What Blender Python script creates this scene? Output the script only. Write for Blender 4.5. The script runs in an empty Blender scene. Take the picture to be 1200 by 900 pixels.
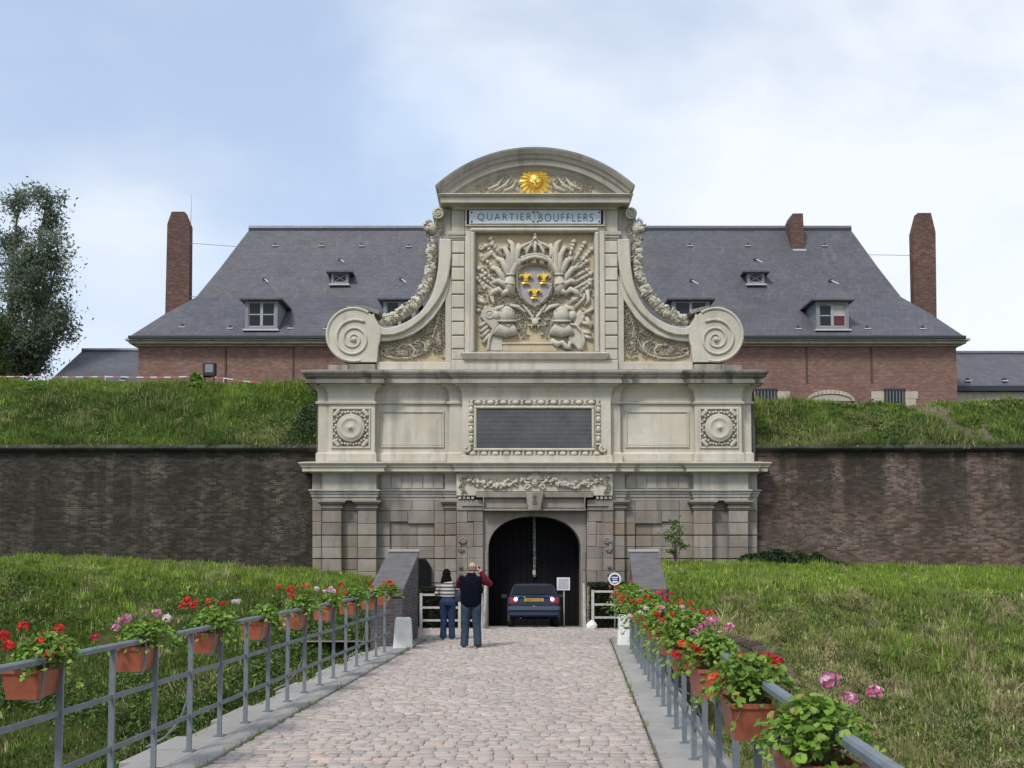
import bpy, math, random
import numpy as np
from mathutils import Vector, Matrix
random.seed(11); rng = np.random.default_rng(11)
SC = bpy.context.scene; COL = SC.collection
# ------------------------------------------------------------------ camera, sky, sun, exposure
PITCH = math.atan(0.0625); CZ = 1.9
cam = bpy.data.cameras.new("camera"); camo = bpy.data.objects.new("camera", cam); COL.objects.link(camo)
camo.location = (0, 0, CZ); camo.rotation_euler = (math.pi/2 + PITCH, 0, 0)
cam.sensor_width = 36; cam.lens = 37.5; cam.shift_y = 122/1200; cam.clip_start = .1; cam.clip_end = 4000
SC.camera = camo
SUN_EL, SUN_AZ = 52, 212          # azimuth clockwise from +Y: behind the camera, a little to its left
W = bpy.data.worlds.new("World"); SC.world = W; W.use_nodes = True
nt = W.node_tree; nt.nodes.clear()
def wn(t, **k):
    n = nt.nodes.new(t)
    for a, b in k.items(): setattr(n, a, b)
    return n
sky = wn('ShaderNodeTexSky', sky_type='NISHITA', sun_disc=False)
sky.sun_elevation = math.radians(SUN_EL); sky.sun_rotation = math.radians(SUN_AZ)
sky.air_density = 1.0; sky.dust_density = 2.0; sky.ozone_density = 1.5
bgs = wn('ShaderNodeBackground'); bgs.inputs[1].default_value = .15
bgc = wn('ShaderNodeBackground'); bgc.inputs[1].default_value = 1.0
nt.links.new(sky.outputs[0], bgs.inputs[0])
tc = wn('ShaderNodeTexCoord'); mp = wn('ShaderNodeMapping'); mp.inputs['Scale'].default_value = (1, 1, 1.9); mp.inputs['Location'].default_value = (.45, .2, .1)
nz = wn('ShaderNodeTexNoise'); nz.inputs['Scale'].default_value = 2.6; nz.inputs['Detail'].default_value = 6; nz.inputs['Roughness'].default_value = .52; nz.inputs['Distortion'].default_value = .35
rp = wn('ShaderNodeValToRGB'); rp.color_ramp.interpolation = 'EASE'
rp.color_ramp.elements[0].position = .36; rp.color_ramp.elements[0].color = (.58, .58, .58, 1)
rp.color_ramp.elements[1].position = .62; rp.color_ramp.elements[1].color = (.97, .97, .97, 1)
nt.links.new(tc.outputs['Generated'], mp.inputs[0]); nt.links.new(mp.outputs[0], nz.inputs[0])
# the cloud bank is thicker towards +X (a real sky: broken on one side, closed on the other)
sx = wn('ShaderNodeSeparateXYZ'); nt.links.new(tc.outputs['Generated'], sx.inputs[0])
ma = wn('ShaderNodeMath', operation='MULTIPLY_ADD'); ma.inputs[1].default_value = .23; nt.links.new(sx.outputs[0], ma.inputs[0]); nt.links.new(nz.outputs[0], ma.inputs[2])
mz = wn('ShaderNodeMath', operation='MULTIPLY_ADD'); mz.inputs[1].default_value = -.32; mz.inputs[2].default_value = .11; nt.links.new(sx.outputs[2], mz.inputs[0])
ma3 = wn('ShaderNodeMath', operation='ADD'); nt.links.new(ma.outputs[0], ma3.inputs[0]); nt.links.new(mz.outputs[0], ma3.inputs[1]); nt.links.new(ma3.outputs[0], rp.inputs[0])
nz2 = wn('ShaderNodeTexNoise'); nz2.inputs['Scale'].default_value = 2.4; nz2.inputs['Detail'].default_value = 5
ma2 = wn('ShaderNodeMath', operation='MULTIPLY_ADD'); ma2.inputs[1].default_value = .30; nt.links.new(sx.outputs[0], ma2.inputs[0]); nt.links.new(nz2.outputs[0], ma2.inputs[2]); nt.links.new(mp.outputs[0], nz2.inputs[0])
rp2 = wn('ShaderNodeValToRGB'); rp2.color_ramp.elements[0].position = .36; rp2.color_ramp.elements[0].color = (.48, .58, .74, 1)
rp2.color_ramp.elements[1].position = .60; rp2.color_ramp.elements[1].color = (.71, .745, .795, 1)
ma4 = wn('ShaderNodeMath', operation='ADD'); nt.links.new(ma2.outputs[0], ma4.inputs[0]); nt.links.new(mz.outputs[0], ma4.inputs[1]); nt.links.new(ma4.outputs[0], rp2.inputs[0]); nt.links.new(rp2.outputs[0], bgc.inputs[0])
mx = wn('ShaderNodeMixShader'); wo = wn('ShaderNodeOutputWorld')
nt.links.new(rp.outputs[0], mx.inputs[0]); nt.links.new(bgs.outputs[0], mx.inputs[1]); nt.links.new(bgc.outputs[0], mx.inputs[2]); nt.links.new(mx.outputs[0], wo.inputs[0])
sl = bpy.data.lights.new("sun", 'SUN'); so = bpy.data.objects.new("sun", sl); COL.objects.link(so)
sl.energy = 2.1; sl.angle = math.radians(11); sl.color = (1, .95, .87)
so.rotation_euler = (math.radians(90 - SUN_EL), 0, math.radians(180 - SUN_AZ + 0))
_az = math.radians(SUN_AZ); _el = math.radians(SUN_EL)
_d = -Vector((math.sin(_az)*math.cos(_el), math.cos(_az)*math.cos(_el), math.sin(_el)))
so.rotation_euler = _d.to_track_quat('-Z', 'Y').to_euler()
SC.view_settings.view_transform = 'Standard'; SC.view_settings.look = 'None'
SC.view_settings.exposure = 0.42; SC.view_settings.gamma = 1.0; SC.view_settings.use_curve_mapping = False

# ------------------------------------------------------------------ measuring: where a sight line of the photograph meets the plane at distance Y
_cp, _sp = math.cos(PITCH), math.sin(PITCH)
def U(px, py, Y):
    u = (px-600)/1250; v = -(py-572)/1250
    dy = _cp - v*_sp; t = Y/dy
    return Vector((u*t, Y, CZ + t*(_sp + v*_cp)))
def B(s, d, z=0): return Vector((s + .06*d, d, z))          # bridge coordinates: across, along, up

# ------------------------------------------------------------------ mesh builder
class MB:
    def __init__(s): s.v = []; s.f = []; s.mi = []; s.cur = 0
    def add(s, vs, fs):
        o = len(s.v); s.v += [tuple(v) for v in vs]; s.f += [tuple(i+o for i in f) for f in fs]; s.mi += [s.cur]*len(fs); return s
    def box(s, x0, x1, y0, y1, z0, z1):
        if x0 > x1: x0, x1 = x1, x0
        return s.add([(x0,y0,z0),(x1,y0,z0),(x1,y1,z0),(x0,y1,z0),(x0,y0,z1),(x1,y0,z1),(x1,y1,z1),(x0,y1,z1)],
              [(0,3,2,1),(4,5,6,7),(0,1,5,4),(1,2,6,5),(2,3,7,6),(3,0,4,7)])
    def cbox(s, x0, x1, yb, yf, z0, z1, c):                  # block whose face towards -Y has chamfered edges
        if x0 > x1: x0, x1 = x1, x0
        R = lambda y, i: [(x0+i,y,z0+i),(x1-i,y,z0+i),(x1-i,y,z1-i),(x0+i,y,z1-i)]
        v = R(yb,0)+R(yf+c,0)+R(yf,c); f = [(8,9,10,11)]
        for k in (0,4):
            for i in range(4):
                j = (i+1)%4; f.append((k+i,k+j,k+4+j,k+4+i))
        return s.add(v, f)
    def prism(s, poly, yb, yf, c=0):                         # outline in XZ (any winding), front at yf, optional chamfer
        A = sum(poly[i][0]*poly[(i+1)%len(poly)][1]-poly[(i+1)%len(poly)][0]*poly[i][1] for i in range(len(poly)))
        if A < 0: poly = poly[::-1]
        n = len(poly); rings = [[(x,yb,z) for x,z in poly]]
        if c > 0:
            ins = []
            for i in range(n):
                p0 = Vector(poly[i-1]); p = Vector(poly[i]); p1 = Vector(poly[(i+1)%n])
                e0 = (p-p0); e1 = (p1-p)
                if e0.length<1e-7 or e1.length<1e-7: ins.append(tuple(p)); continue
                n0 = Vector((-e0.y,e0.x)).normalized(); n1 = Vector((-e1.y,e1.x)).normalized(); m = (n0+n1)
                if m.length<1e-4: ins.append(tuple(p)); continue
                m.normalize(); k = c/max(.35,m.dot(n0)); ins.append((p.x+m.x*k, p.y+m.y*k))
            rings.append([(x,yf+c,z) for x,z in poly]); rings.append([(x,yf,z) for x,z in ins])
        else: rings.append([(x,yf,z) for x,z in poly])
        v = [q for r in rings for q in r]; f = []
        for k in range(len(rings)-1):
            for i in range(n):
                j=(i+1)%n; f.append((k*n+i,k*n+j,(k+1)*n+j,(k+1)*n+i))
        f.append(tuple((len(rings)-1)*n+i for i in range(n))); f.append(tuple(reversed(range(n))))
        return s.add(v, f)
    def tube(s, pts, r, n=6, flat=1.0, cap=True):
        pts = [Vector(p) for p in pts]; m = len(pts); rs = r if isinstance(r,(list,tuple)) else [r]*m
        v = []; prev = None
        for i in range(m):
            t = (pts[min(i+1,m-1)]-pts[max(i-1,0)])
            if t.length < 1e-9: t = Vector((0,0,1))
            t.normalize()
            if prev is None:
                a = Vector((0,0,1)) if abs(t.z)<.9 else Vector((1,0,0)); nx = t.cross(a).normalized()
            else:
                nx = prev - t*prev.dot(t)
                if nx.length < 1e-6: nx = t.orthogonal()
                nx.normalize()
            prev = nx; ny = t.cross(nx)
            for k in range(n):
                a = 2*math.pi*k/n; v.append(pts[i]+nx*math.cos(a)*rs[i]+ny*math.sin(a)*rs[i]*flat)
        f = []
        for i in range(m-1):
            for k in range(n):
                l=(k+1)%n; f.append((i*n+k,i*n+l,(i+1)*n+l,(i+1)*n+k))
        if cap: f.append(tuple(reversed(range(n)))); f.append(tuple((m-1)*n+k for k in range(n)))
        return s.add(v, f)
    def lathe(s, prof, o, ax=(0,0,1), n=16):                # prof: (radius, height) along ax
        ax = Vector(ax).normalized(); a = ax.orthogonal().normalized(); b = ax.cross(a); o = Vector(o); v = []; m = len(prof)
        for r,h in prof:
            for k in range(n):
                t = 2*math.pi*k/n; v.append(o+ax*h+a*r*math.cos(t)+b*r*math.sin(t))
        f = []
        for i in range(m-1):
            for k in range(n):
                l=(k+1)%n; f.append((i*n+k,i*n+l,(i+1)*n+l,(i+1)*n+k))
        f.append(tuple(reversed(range(n)))); f.append(tuple((m-1)*n+k for k in range(n)))
        return s.add(v, f)
    def ball(s, c, r, nu=10, nv=6):
        if not isinstance(r,(tuple,list)): r = (r,r,r)
        v = [(c[0],c[1],c[2]-r[2])]; f = []
        for j in range(1,nv):
            a = -math.pi/2+math.pi*j/nv
            for i in range(nu):
                t = 2*math.pi*i/nu; v.append((c[0]+r[0]*math.cos(a)*math.cos(t), c[1]+r[1]*math.cos(a)*math.sin(t), c[2]+r[2]*math.sin(a)))
        v.append((c[0],c[1],c[2]+r[2])); L = len(v)-1
        for i in range(nu):
            j=(i+1)%nu; f.append((0,1+j,1+i)); f.append((L,L-nu+i,L-nu+j))
        for k in range(nv-2):
            for i in range(nu):
                j=(i+1)%nu; a=1+k*nu; f.append((a+i,a+j,a+nu+j,a+nu+i))
        return s.add(v, f)
    def ring(s, rings, cap=True):                            # loft of rings with the same vertex count
        n = len(rings[0]); v = [q for r in rings for q in r]; f = []
        for k in range(len(rings)-1):
            for i in range(n):
                j=(i+1)%n; f.append((k*n+i,k*n+j,(k+1)*n+j,(k+1)*n+i))
        if cap: f.append(tuple(reversed(range(n)))); f.append(tuple((len(rings)-1)*n+i for i in range(n)))
        return s.add(v, f)
    def mesh(s, name, mats, smooth=False):
        me = bpy.data.meshes.new(name); me.from_pydata(s.v, [], s.f)
        for m in (mats if isinstance(mats,(list,tuple)) else [mats]): me.materials.append(m)
        if any(s.mi): me.polygons.foreach_set('material_index', s.mi)
        if smooth: me.polygons.foreach_set('use_smooth', [True]*len(me.polygons))
        me.update(); return me
    def build(s, name, mats, parent=None, smooth=False):
        return link(name, s.mesh(name, mats, smooth), parent)
def link(name, me, parent=None, loc=None):
    o = bpy.data.objects.new(name, me); COL.objects.link(o)
    if loc is not None: o.location = loc
    if parent is not None:
        o.parent = parent
        if parent.type == 'EMPTY' and loc is None: o.matrix_parent_inverse = Matrix.Translation(-Vector(parent.location))
    return o
def tag(o, label=None, cat=None, group=None, kind=None):
    for k, v in (('label',label),('category',cat),('group',group),('kind',kind)):
        if v: o[k] = v
    return o
def thing(name, label, cat, loc=(0,0,0), group=None):
    o = bpy.data.objects.new(name, None); COL.objects.link(o); o.location = loc; o.empty_display_size = .2
    return tag(o, label, cat, group)
def copy_tree(o, parent=None):
    c = o.copy(); COL.objects.link(c)
    if parent is not None: c.parent = parent
    for ch in [x for x in COL.objects if x.parent == o]: copy_tree(ch, c)
    return c
def np_mesh(name, V, F, mats, smooth=False, col=None):
    """V (n,3) float, F (m,k) int with k = 3 or 4"""
    me = bpy.data.meshes.new(name); n = len(V); m, k = F.shape
    me.vertices.add(n); me.vertices.foreach_set('co', np.ascontiguousarray(V, np.float32).ravel())
    me.loops.add(m*k); me.loops.foreach_set('vertex_index', np.ascontiguousarray(F, np.int32).ravel())
    me.polygons.add(m); me.polygons.foreach_set('loop_start', np.arange(0, m*k, k, dtype=np.int32)); me.polygons.foreach_set('loop_total', np.full(m, k, np.int32))
    for mt in (mats if isinstance(mats,(list,tuple)) else [mats]): me.materials.append(mt)
    if smooth: me.polygons.foreach_set('use_smooth', np.ones(m, bool))
    if col is not None:
        a = me.color_attributes.new('Col', 'FLOAT_COLOR', 'POINT'); a.data.foreach_set('color', np.ascontiguousarray(col, np.float32).ravel())
    me.update(calc_edges=True); me.validate(); return me
def vnoise(x, y, s, seed=0):
    """smooth value noise, numpy"""
    r = np.random.default_rng(seed).random((256,256)); x = np.asarray(x)/s+1000; y = np.asarray(y)/s+1000
    xi = np.floor(x).astype(int); yi = np.floor(y).astype(int); fx = x-xi; fy = y-yi
    fx = fx*fx*(3-2*fx); fy = fy*fy*(3-2*fy); g = lambda a,b: r[a%256, b%256]
    return (g(xi,yi)*(1-fx)+g(xi+1,yi)*fx)*(1-fy)+(g(xi,yi+1)*(1-fx)+g(xi+1,yi+1)*fx)*fy

# ------------------------------------------------------------------ materials
class NT:
    def __init__(s, name):
        s.m = bpy.data.materials.new(name); s.m.use_nodes = True; s.t = s.m.node_tree; s.t.nodes.clear()
        s.out = s.t.nodes.new('ShaderNodeOutputMaterial'); s.b = s.t.nodes.new('ShaderNodeBsdfPrincipled'); s.L(s.b.outputs[0], s.out.inputs[0])
        s.oc = s.t.nodes.new('ShaderNodeTexCoord').outputs['Object']
    def L(s, a, b): s.t.links.new(a, b)
    def set(s, sock, v):
        if hasattr(v, 'is_output'): s.L(v, sock)
        elif isinstance(v,(tuple,list)) and len(v)==3 and sock.type=='RGBA': sock.default_value = (*v,1)
        else: sock.default_value = v
    def n(s, typ, ins={}, **k):
        nd = s.t.nodes.new(typ)
        for a,b in k.items(): setattr(nd,a,b)
        for a,b in ins.items(): s.set(nd.inputs[a], b)
        return nd
    def mapped(s, scale, loc=(0,0,0), src=None): return s.n('ShaderNodeMapping', {0: src or s.oc, 'Scale': scale, 'Location': loc}).outputs[0]
    def noise(s, scale, detail=4, rough=.55, vec=None, dist=0): return s.n('ShaderNodeTexNoise', {'Vector': vec or s.oc, 'Scale': scale, 'Detail': detail, 'Roughness': rough, 'Distortion': dist}).outputs[0]
    def ramp(s, f, a, b, ca=(0,0,0), cb=(1,1,1)):
        r = s.n('ShaderNodeValToRGB', {0: f}); e = r.color_ramp.elements
        e[0].position=a; e[0].color=(*ca,1); e[1].position=b; e[1].color=(*cb,1); return r.outputs[0]
    def mix(s, f, a, b, mode='MIX'):
        x = s.n('ShaderNodeMix', data_type='RGBA', blend_type=mode); s.set(x.inputs[0], f); s.set(x.inputs[6], a); s.set(x.inputs[7], b); return x.outputs[2]
    def math(s, op, a, b=0): 
        x = s.n('ShaderNodeMath', operation=op); s.set(x.inputs[0], a); s.set(x.inputs[1], b); return x.outputs[0]
    def hsv(s, col, v=1, sat=1, h=.5): return s.n('ShaderNodeHueSaturation', {'Color': col, 'Value': v, 'Saturation': sat, 'Hue': h}).outputs[0]
    def rnd(s): return s.n('ShaderNodeObjectInfo').outputs['Random']
    def bump(s, h, strength=.3, dist=.02, nrm=None):
        ins = {'Height': h, 'Strength': strength, 'Distance': dist}
        if nrm: ins['Normal'] = nrm
        o = s.n('ShaderNodeBump', ins).outputs[0]; s.L(o, s.b.inputs['Normal']); return o
    def fin(s, col, rough=.8, metal=0, spec=None):
        s.set(s.b.inputs['Base Color'], col); s.set(s.b.inputs['Roughness'], rough); s.b.inputs['Metallic'].default_value = metal
        if spec is not None: s.b.inputs['Specular IOR Level'].default_value = spec
        return s.m
def rng_val(t, f, lo, hi): return t.n('ShaderNodeMapRange', {0: f, 3: lo, 4: hi}).outputs[0]
def stone(name, base, dark, amount=.5, streak=.5, warm=None, per=.16, grain=.25, bumpd=.012, hi=.68):
    t = NT(name)
    c = t.mix(t.ramp(t.noise(.55,6,.62), .36, .70), base, dark)
    c = t.mix(t.math('MULTIPLY', t.ramp(t.noise(3.1,6,.65), .42, .74), amount), c, dark)
    st = t.noise(1.0, 5, .6, t.mapped((2.6,2.6,.22)))
    c = t.mix(t.math('MULTIPLY', t.ramp(st, .50, hi), streak), c, tuple(x*.62 for x in dark))
    if warm: c = t.mix(t.math('MULTIPLY', t.ramp(t.noise(.9,3,.5,t.mapped((1,1,1.4),(3,7,2))), .52,.72), .75), c, warm)
    g = t.noise(34, 3, .7); c = t.mix(grain, c, t.ramp(g,.3,.7,(.55,.53,.5),(1.2,1.2,1.18)), 'MULTIPLY')
    if per: c = t.hsv(c, v=rng_val(t, t.rnd(), 1-per, 1+per*.8))
    h = t.math('ADD', t.math('MULTIPLY', t.noise(26,4,.7), .6), t.noise(6,5,.65))
    t.bump(h, .6, bumpd*1.6); return t.fin(c, .88, spec=.25)
M = {}
M['cream'] = stone('cream_limestone', (.575,.542,.465), (.45,.422,.355), .45, .5, warm=(.505,.455,.36), per=.06)
M['grey_stone'] = stone('grey_limestone', (.425,.405,.36), (.30,.285,.25), .5, .6, per=.08)
M['low_stone'] = stone('weathered_sandstone', (.312,.285,.25), (.212,.19,.164), .6, .6, warm=(.245,.185,.13), per=.16)
M['joint'] = stone('joint_mortar', (.17,.155,.135), (.10,.092,.08), .5, .4, per=0)
M['yellow'] = stone('yellow_sandstone', (.52,.44,.30), (.43,.36,.235), .5, .4, warm=(.48,.37,.22), per=0)
M['relief'] = stone('carved_limestone', (.56,.525,.445), (.43,.40,.335), .5, .35, per=.06)
M['dirty_stone'] = stone('lichen_stone', (.33,.31,.265), (.17,.165,.14), .7, .8, per=.1, hi=.6)
def gold():
    t = NT('gilding'); n = t.noise(14,4,.6); t.bump(n,.25,.01)
    return t.fin(t.mix(t.ramp(n,.35,.7), (.92,.68,.17), (.70,.46,.09)), .36, .7)
M['gold'] = gold()
def plain(name, col, rough=.6, metal=0, var=.15, scale=9, spec=None, bump=0, per=0):
    t = NT(name); n = t.noise(scale,5,.6)
    c = t.mix(t.ramp(n,.3,.72), col, tuple(x*(1-var) for x in col))
    if per: c = t.hsv(c, v=rng_val(t, t.rnd(), 1-per, 1+per))
    if bump: t.bump(t.noise(scale*4,4,.6), .4, bump)
    return t.fin(c, rng_val(t, n, max(0,rough-.08), min(1,rough+.1)), metal, spec)
M['violet'] = plain('painted_shield', (.36,.34,.37), .8, var=.2)
M['enamel'] = plain('pale_enamel', (.52,.585,.62), .35, var=.13, scale=4)
M['letter'] = plain('navy_lettering', (.055,.10,.15), .5)
M['screw'] = plain('dark_screw', (.03,.04,.05), .5)
def plaque():
    t = NT('slate_plaque'); v = t.mapped((7,1,13.0)); 
    rows = t.n('ShaderNodeTexWave', {'Vector': t.mapped((.001,.001,1)), 'Scale': 2.05}, bands_direction='Z').outputs['Fac']
    txt = t.math('MULTIPLY', t.ramp(rows,.45,.75), t.ramp(t.noise(9,4,.7,v),.46,.62))
    c = t.mix(t.ramp(t.noise(1.7,5,.6),.3,.7), (.040,.044,.052), (.085,.084,.082)); c = t.mix(t.math('MULTIPLY', txt,.55), c, (.15,.155,.16))
    c = t.mix(t.ramp(t.noise(22,3,.6),.66,.74), c, (.2,.2,.2)); return t.fin(c,.55)
M['plaque'] = plaque()
def slate():
    t = NT('slate_roof'); s = t.n('ShaderNodeSeparateXYZ', {0: t.oc}); 
    v = t.n('ShaderNodeCombineXYZ', {0: t.math('ADD', s.outputs[0], t.math('MULTIPLY', s.outputs[1], .35)), 1: s.outputs[2], 2: 0.0}).outputs[0]
    b = t.n('ShaderNodeTexBrick', {'Vector': v, 'Color1': (.108,.109,.125), 'Color2': (.082,.083,.097), 'Mortar': (.05,.05,.06), 'Scale': 1.0, 'Mortar Size': .012, 'Brick Width': .32, 'Row Height': .17, 'Bias': .1})
    c = t.mix(t.ramp(t.noise(.35,6,.6),.35,.7), b.outputs[0], t.hsv(b.outputs[0], v=.78, sat=.9))
    c = t.mix(t.math('MULTIPLY', t.ramp(t.noise(.6,4,.6,t.mapped((1,1,.35),(5,5,5))),.55,.75),.5), c, (.14,.115,.11))
    c = t.mix(t.math('MULTIPLY', t.ramp(t.noise(2.0,5,.6,t.mapped((1.4,.4,.18))),.58,.8),.22), c, (.26,.26,.28))
    c = t.hsv(c, v=rng_val(t, t.noise(3.2,4,.75), .62, 1.38)); c = t.mix(t.math('MULTIPLY', t.ramp(t.noise(.22,5,.6,t.mapped((1,1,1),(9,2,1))),.48,.7),.35), c, (.085,.082,.075))
    t.bump(b.outputs['Fac'], -.6, .02); return t.fin(c, .55, spec=.4)
M['slate'] = slate()
def brick(name, c1, c2, mortar, w, h, ms, dark, dk=.5, grime=None, streak=0, pale=0, topz=None, cv=.25):
    t = NT(name); s = t.n('ShaderNodeSeparateXYZ', {0: t.oc})
    v = t.n('ShaderNodeCombineXYZ', {0: t.math('ADD', s.outputs[0], s.outputs[1]), 1: s.outputs[2], 2: 0.0}).outputs[0]
    b = t.n('ShaderNodeTexBrick', {'Vector': v, 'Color1': c1, 'Color2': c2, 'Mortar': mortar, 'Scale': 1.0, 'Mortar Size': ms, 'Mortar Smooth': .3, 'Brick Width': w, 'Row Height': h, 'Bias': -.1})
    c = b.outputs[0]
    # single bricks of another fire: a cell noise at brick size
    row = t.math('FLOOR', t.math('DIVIDE', s.outputs[2], h)); par = t.math('SUBTRACT', 1.0, t.math('FLOORED_MODULO', row, 2.0)); bx = t.math('FLOOR', t.math('ADD', t.math('DIVIDE', t.math('ADD', s.outputs[0], s.outputs[1]), w), t.math('MULTIPLY', par, .5)))
    cell = t.n('ShaderNodeTexWhiteNoise', {'Vector': t.n('ShaderNodeCombineXYZ', {0: bx, 1: row, 2: 0.0}).outputs[0]}, noise_dimensions='2D').outputs[0]; cell = t.math('POWER', cell, 1.6)
    c = t.hsv(c, v=rng_val(t, cell, 1-cv, 1+cv))
    c = t.mix(t.math('MULTIPLY', t.ramp(t.noise(.45,7,.65),.36,.66), dk), c, dark)
    if pale: c = t.mix(t.math('MULTIPLY', t.math('MULTIPLY', t.ramp(t.noise(.5,6,.6,t.mapped((1,1,1.5),(11,3,5))),.46,.66), t.ramp(t.noise(11,4,.75,t.mapped((.7,.7,1.8))),.48,.62)), pale), c, (.42,.37,.32))
    if streak:
        sk = t.noise(.7,6,.6,t.mapped((1.5,1.5,.05))); f = t.ramp(t.math('ADD',sk,t.math('MULTIPLY',t.math('SUBTRACT',t.noise(2.2,5,.65),.5),.35)),.43,.54)
        if topz is not None: f = t.math('MULTIPLY', f, t.n('ShaderNodeMapRange', {0: s.outputs[2], 1: topz-4.4, 2: topz-.4}).outputs[0])
        c = t.mix(t.math('MULTIPLY', f, streak), c, grime)
    t.bump(t.math('ADD', t.math('MULTIPLY', b.outputs['Fac'], -1), t.noise(18,4,.6)), .7, .02); return t.fin(c, .9, spec=.2)
M['house_brick'] = brick('red_brick', (.250,.130,.102), (.200,.105,.085), (.29,.225,.195), .23,.075,.012, (.15,.085,.075), .5, cv=.22)
M['chimney_brick'] = brick('chimney_brick', (.165,.085,.068), (.125,.066,.055), (.165,.125,.11), .23,.075,.012, (.085,.052,.046), .5, cv=.28)
M['old_brick'] = brick('blackened_brick', (.075,.064,.048), (.052,.046,.036), (.115,.106,.088), .23,.075,.010, (.031,.028,.022), .7, grime=(.018,.017,.013), streak=.5, pale=.26, cv=.55)
M['coping'] = plain('black_coping', (.060,.058,.047), .9, var=.6, scale=2.5, bump=.02, per=.35)
M['moat_brick'] = brick('stained_brick', (.148,.098,.078), (.112,.076,.062), (.155,.130,.112), .23,.075,.010, (.058,.045,.036), .65, grime=(.026,.025,.019), streak=.85, pale=.5, topz=5.9, cv=.5)
M['wing_brick'] = brick('dark_wing_brick', (.115,.10,.10), (.085,.075,.077), (.17,.16,.155), .22,.07,.01, (.05,.047,.05), .5)
M['cope_brick'] = plain('coping_brick', (.14,.105,.09), .9, var=.4, scale=6, bump=.01, per=.3)
def cobble():
    t = NT('cobble'); c = t.mix(t.ramp(t.noise(1.1,5,.6),.35,.7), (.43,.383,.348), (.37,.335,.310))
    a = t.n('ShaderNodeAttribute', attribute_name='Col').outputs['Color']; c = t.mix(1.0, c, a, 'MULTIPLY')
    c = t.mix(.5, c, t.ramp(t.noise(40,4,.7),.3,.7,(.6,.58,.56),(1.25,1.22,1.2)),'MULTIPLY'); c = t.mix(t.math('MULTIPLY',t.ramp(t.noise(.45,5,.6,t.mapped((1,.5,1))),.45,.7),.4), c, (.30,.275,.26)); t.bump(t.noise(30,5,.7),.5,.012); return t.fin(c,.75,spec=.3)
M['cobble'] = cobble()
M['sand'] = plain('joint_sand', (.20,.178,.158), .95, var=.4, scale=3, bump=.02)
def concrete():
    t = NT('concrete'); c = t.mix(t.ramp(t.noise(.9,6,.6),.35,.7), (.315,.30,.28), (.235,.225,.21)); c = t.mix(t.math('MULTIPLY',t.ramp(t.noise(5,5,.7),.5,.72),.5), c, (.20,.195,.185))
    c = t.hsv(c, v=rng_val(t,t.rnd(),.9,1.08)); t.bump(t.noise(45,4,.7),.35,.006); return t.fin(c,.85)
M['concrete'] = concrete()
M['steel'] = plain('grey_blue_paint', (.175,.20,.225), .5, .1, var=.35, scale=7, bump=.003)
M['worn_white'] = plain('worn_white_paint', (.50,.50,.46), .6, var=.35, scale=8, bump=.004)
M['white_stone'] = plain('whitewashed_stone', (.72,.71,.68), .85, var=.2, scale=5, bump=.02)
M['lime_blue'] = plain('grey_woodwork', (.21,.225,.245), .6, var=.2)
M['sash'] = plain('pale_sash', (.33,.345,.36), .6, var=.15)
M['lead'] = plain('lead_sheet', (.12,.13,.16), .5, .2, var=.25, scale=4)
M['gutter'] = plain('dark_gutter', (.028,.033,.048), .45, .2)
M['cornice'] = stone('cornice_stone', (.52,.475,.385), (.39,.35,.285), .5, .5, per=0)
M['flash'] = plain('pale_flashing', (.48,.50,.53), .5)
M['glass'] = plain('window_glass', (.018,.021,.026), .12, var=.3, spec=.28)
M['curtain'] = plain('beige_blind', (.42,.38,.33), .8)
M['redpane'] = plain('red_blind', (.10,.016,.024), .7)
M['black'] = plain('black_wood', (.007,.0072,.008), .85, var=.3, scale=5, spec=.15)
M['iron'] = plain('rusty_iron', (.10,.06,.05), .8, var=.4)
M['wire'] = plain('steel_wire', (.20,.21,.24), .5, .4)
def terracotta():
    t = NT('terracotta_plastic'); n = t.noise(6,5,.6); c = t.mix(t.ramp(n,.35,.7),(.33,.095,.048),(.26,.072,.038)); c = t.mix(t.math('MULTIPLY',t.ramp(t.noise(16,4,.7,t.mapped((1,1,.3))),.55,.75),.4),c,(.30,.14,.09))
    c = t.hsv(c, v=rng_val(t,t.rnd(),.88,1.1)); t.bump(n,.1,.003); return t.fin(c,.5)
M['terracotta'] = terracotta()
M['soil'] = plain('potting_soil', (.05,.035,.025), .95, var=.4, scale=30, bump=.01)
def leafmat(name, attr=True, col=None, tr=.35, rough=.55):
    t = NT(name); c = t.n('ShaderNodeAttribute', attribute_name='Col').outputs['Color'] if attr else col
    t.fin(c, rough, spec=.3); tn = t.n('ShaderNodeBsdfTranslucent', {'Color': c})
    ms = t.n('ShaderNodeMixShader', {0: tr}); t.L(t.b.outputs[0], ms.inputs[1]); t.L(tn.outputs[0], ms.inputs[2]); t.L(ms.outputs[0], t.out.inputs[0]); return t.m
M['leaf'] = leafmat('leaf'); M['tree_leaf'] = leafmat('tree_leaf', tr=.55); M['blade'] = leafmat('grass_blade', tr=.4, rough=.7); M['petal'] = leafmat('petal', tr=.3, rough=.6)
def turf(name, a, b, straw):
    t = NT(name); c = t.mix(t.ramp(t.noise(.5,6,.65),.35,.65), a, b); c = t.mix(t.ramp(t.noise(1.3,5,.7,t.mapped((1,1,1),(4,4,4))),.52,.68), c, straw)
    c = t.mix(.5, c, t.ramp(t.noise(25,4,.75),.3,.7,(.4,.4,.4),(1.3,1.3,1.2)),'MULTIPLY'); t.bump(t.noise(14,5,.75),1,.08); return t.fin(c,.95,spec=.1)
M['turf'] = turf('turf', (.040,.062,.016), (.060,.080,.022), (.12,.108,.05))
M['dirt'] = turf('bare_earth', (.17,.135,.10), (.14,.11,.08), (.2,.165,.125))
M['bark'] = plain('bark', (.10,.085,.07), .95, var=.5, scale=5, bump=.03)
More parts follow.
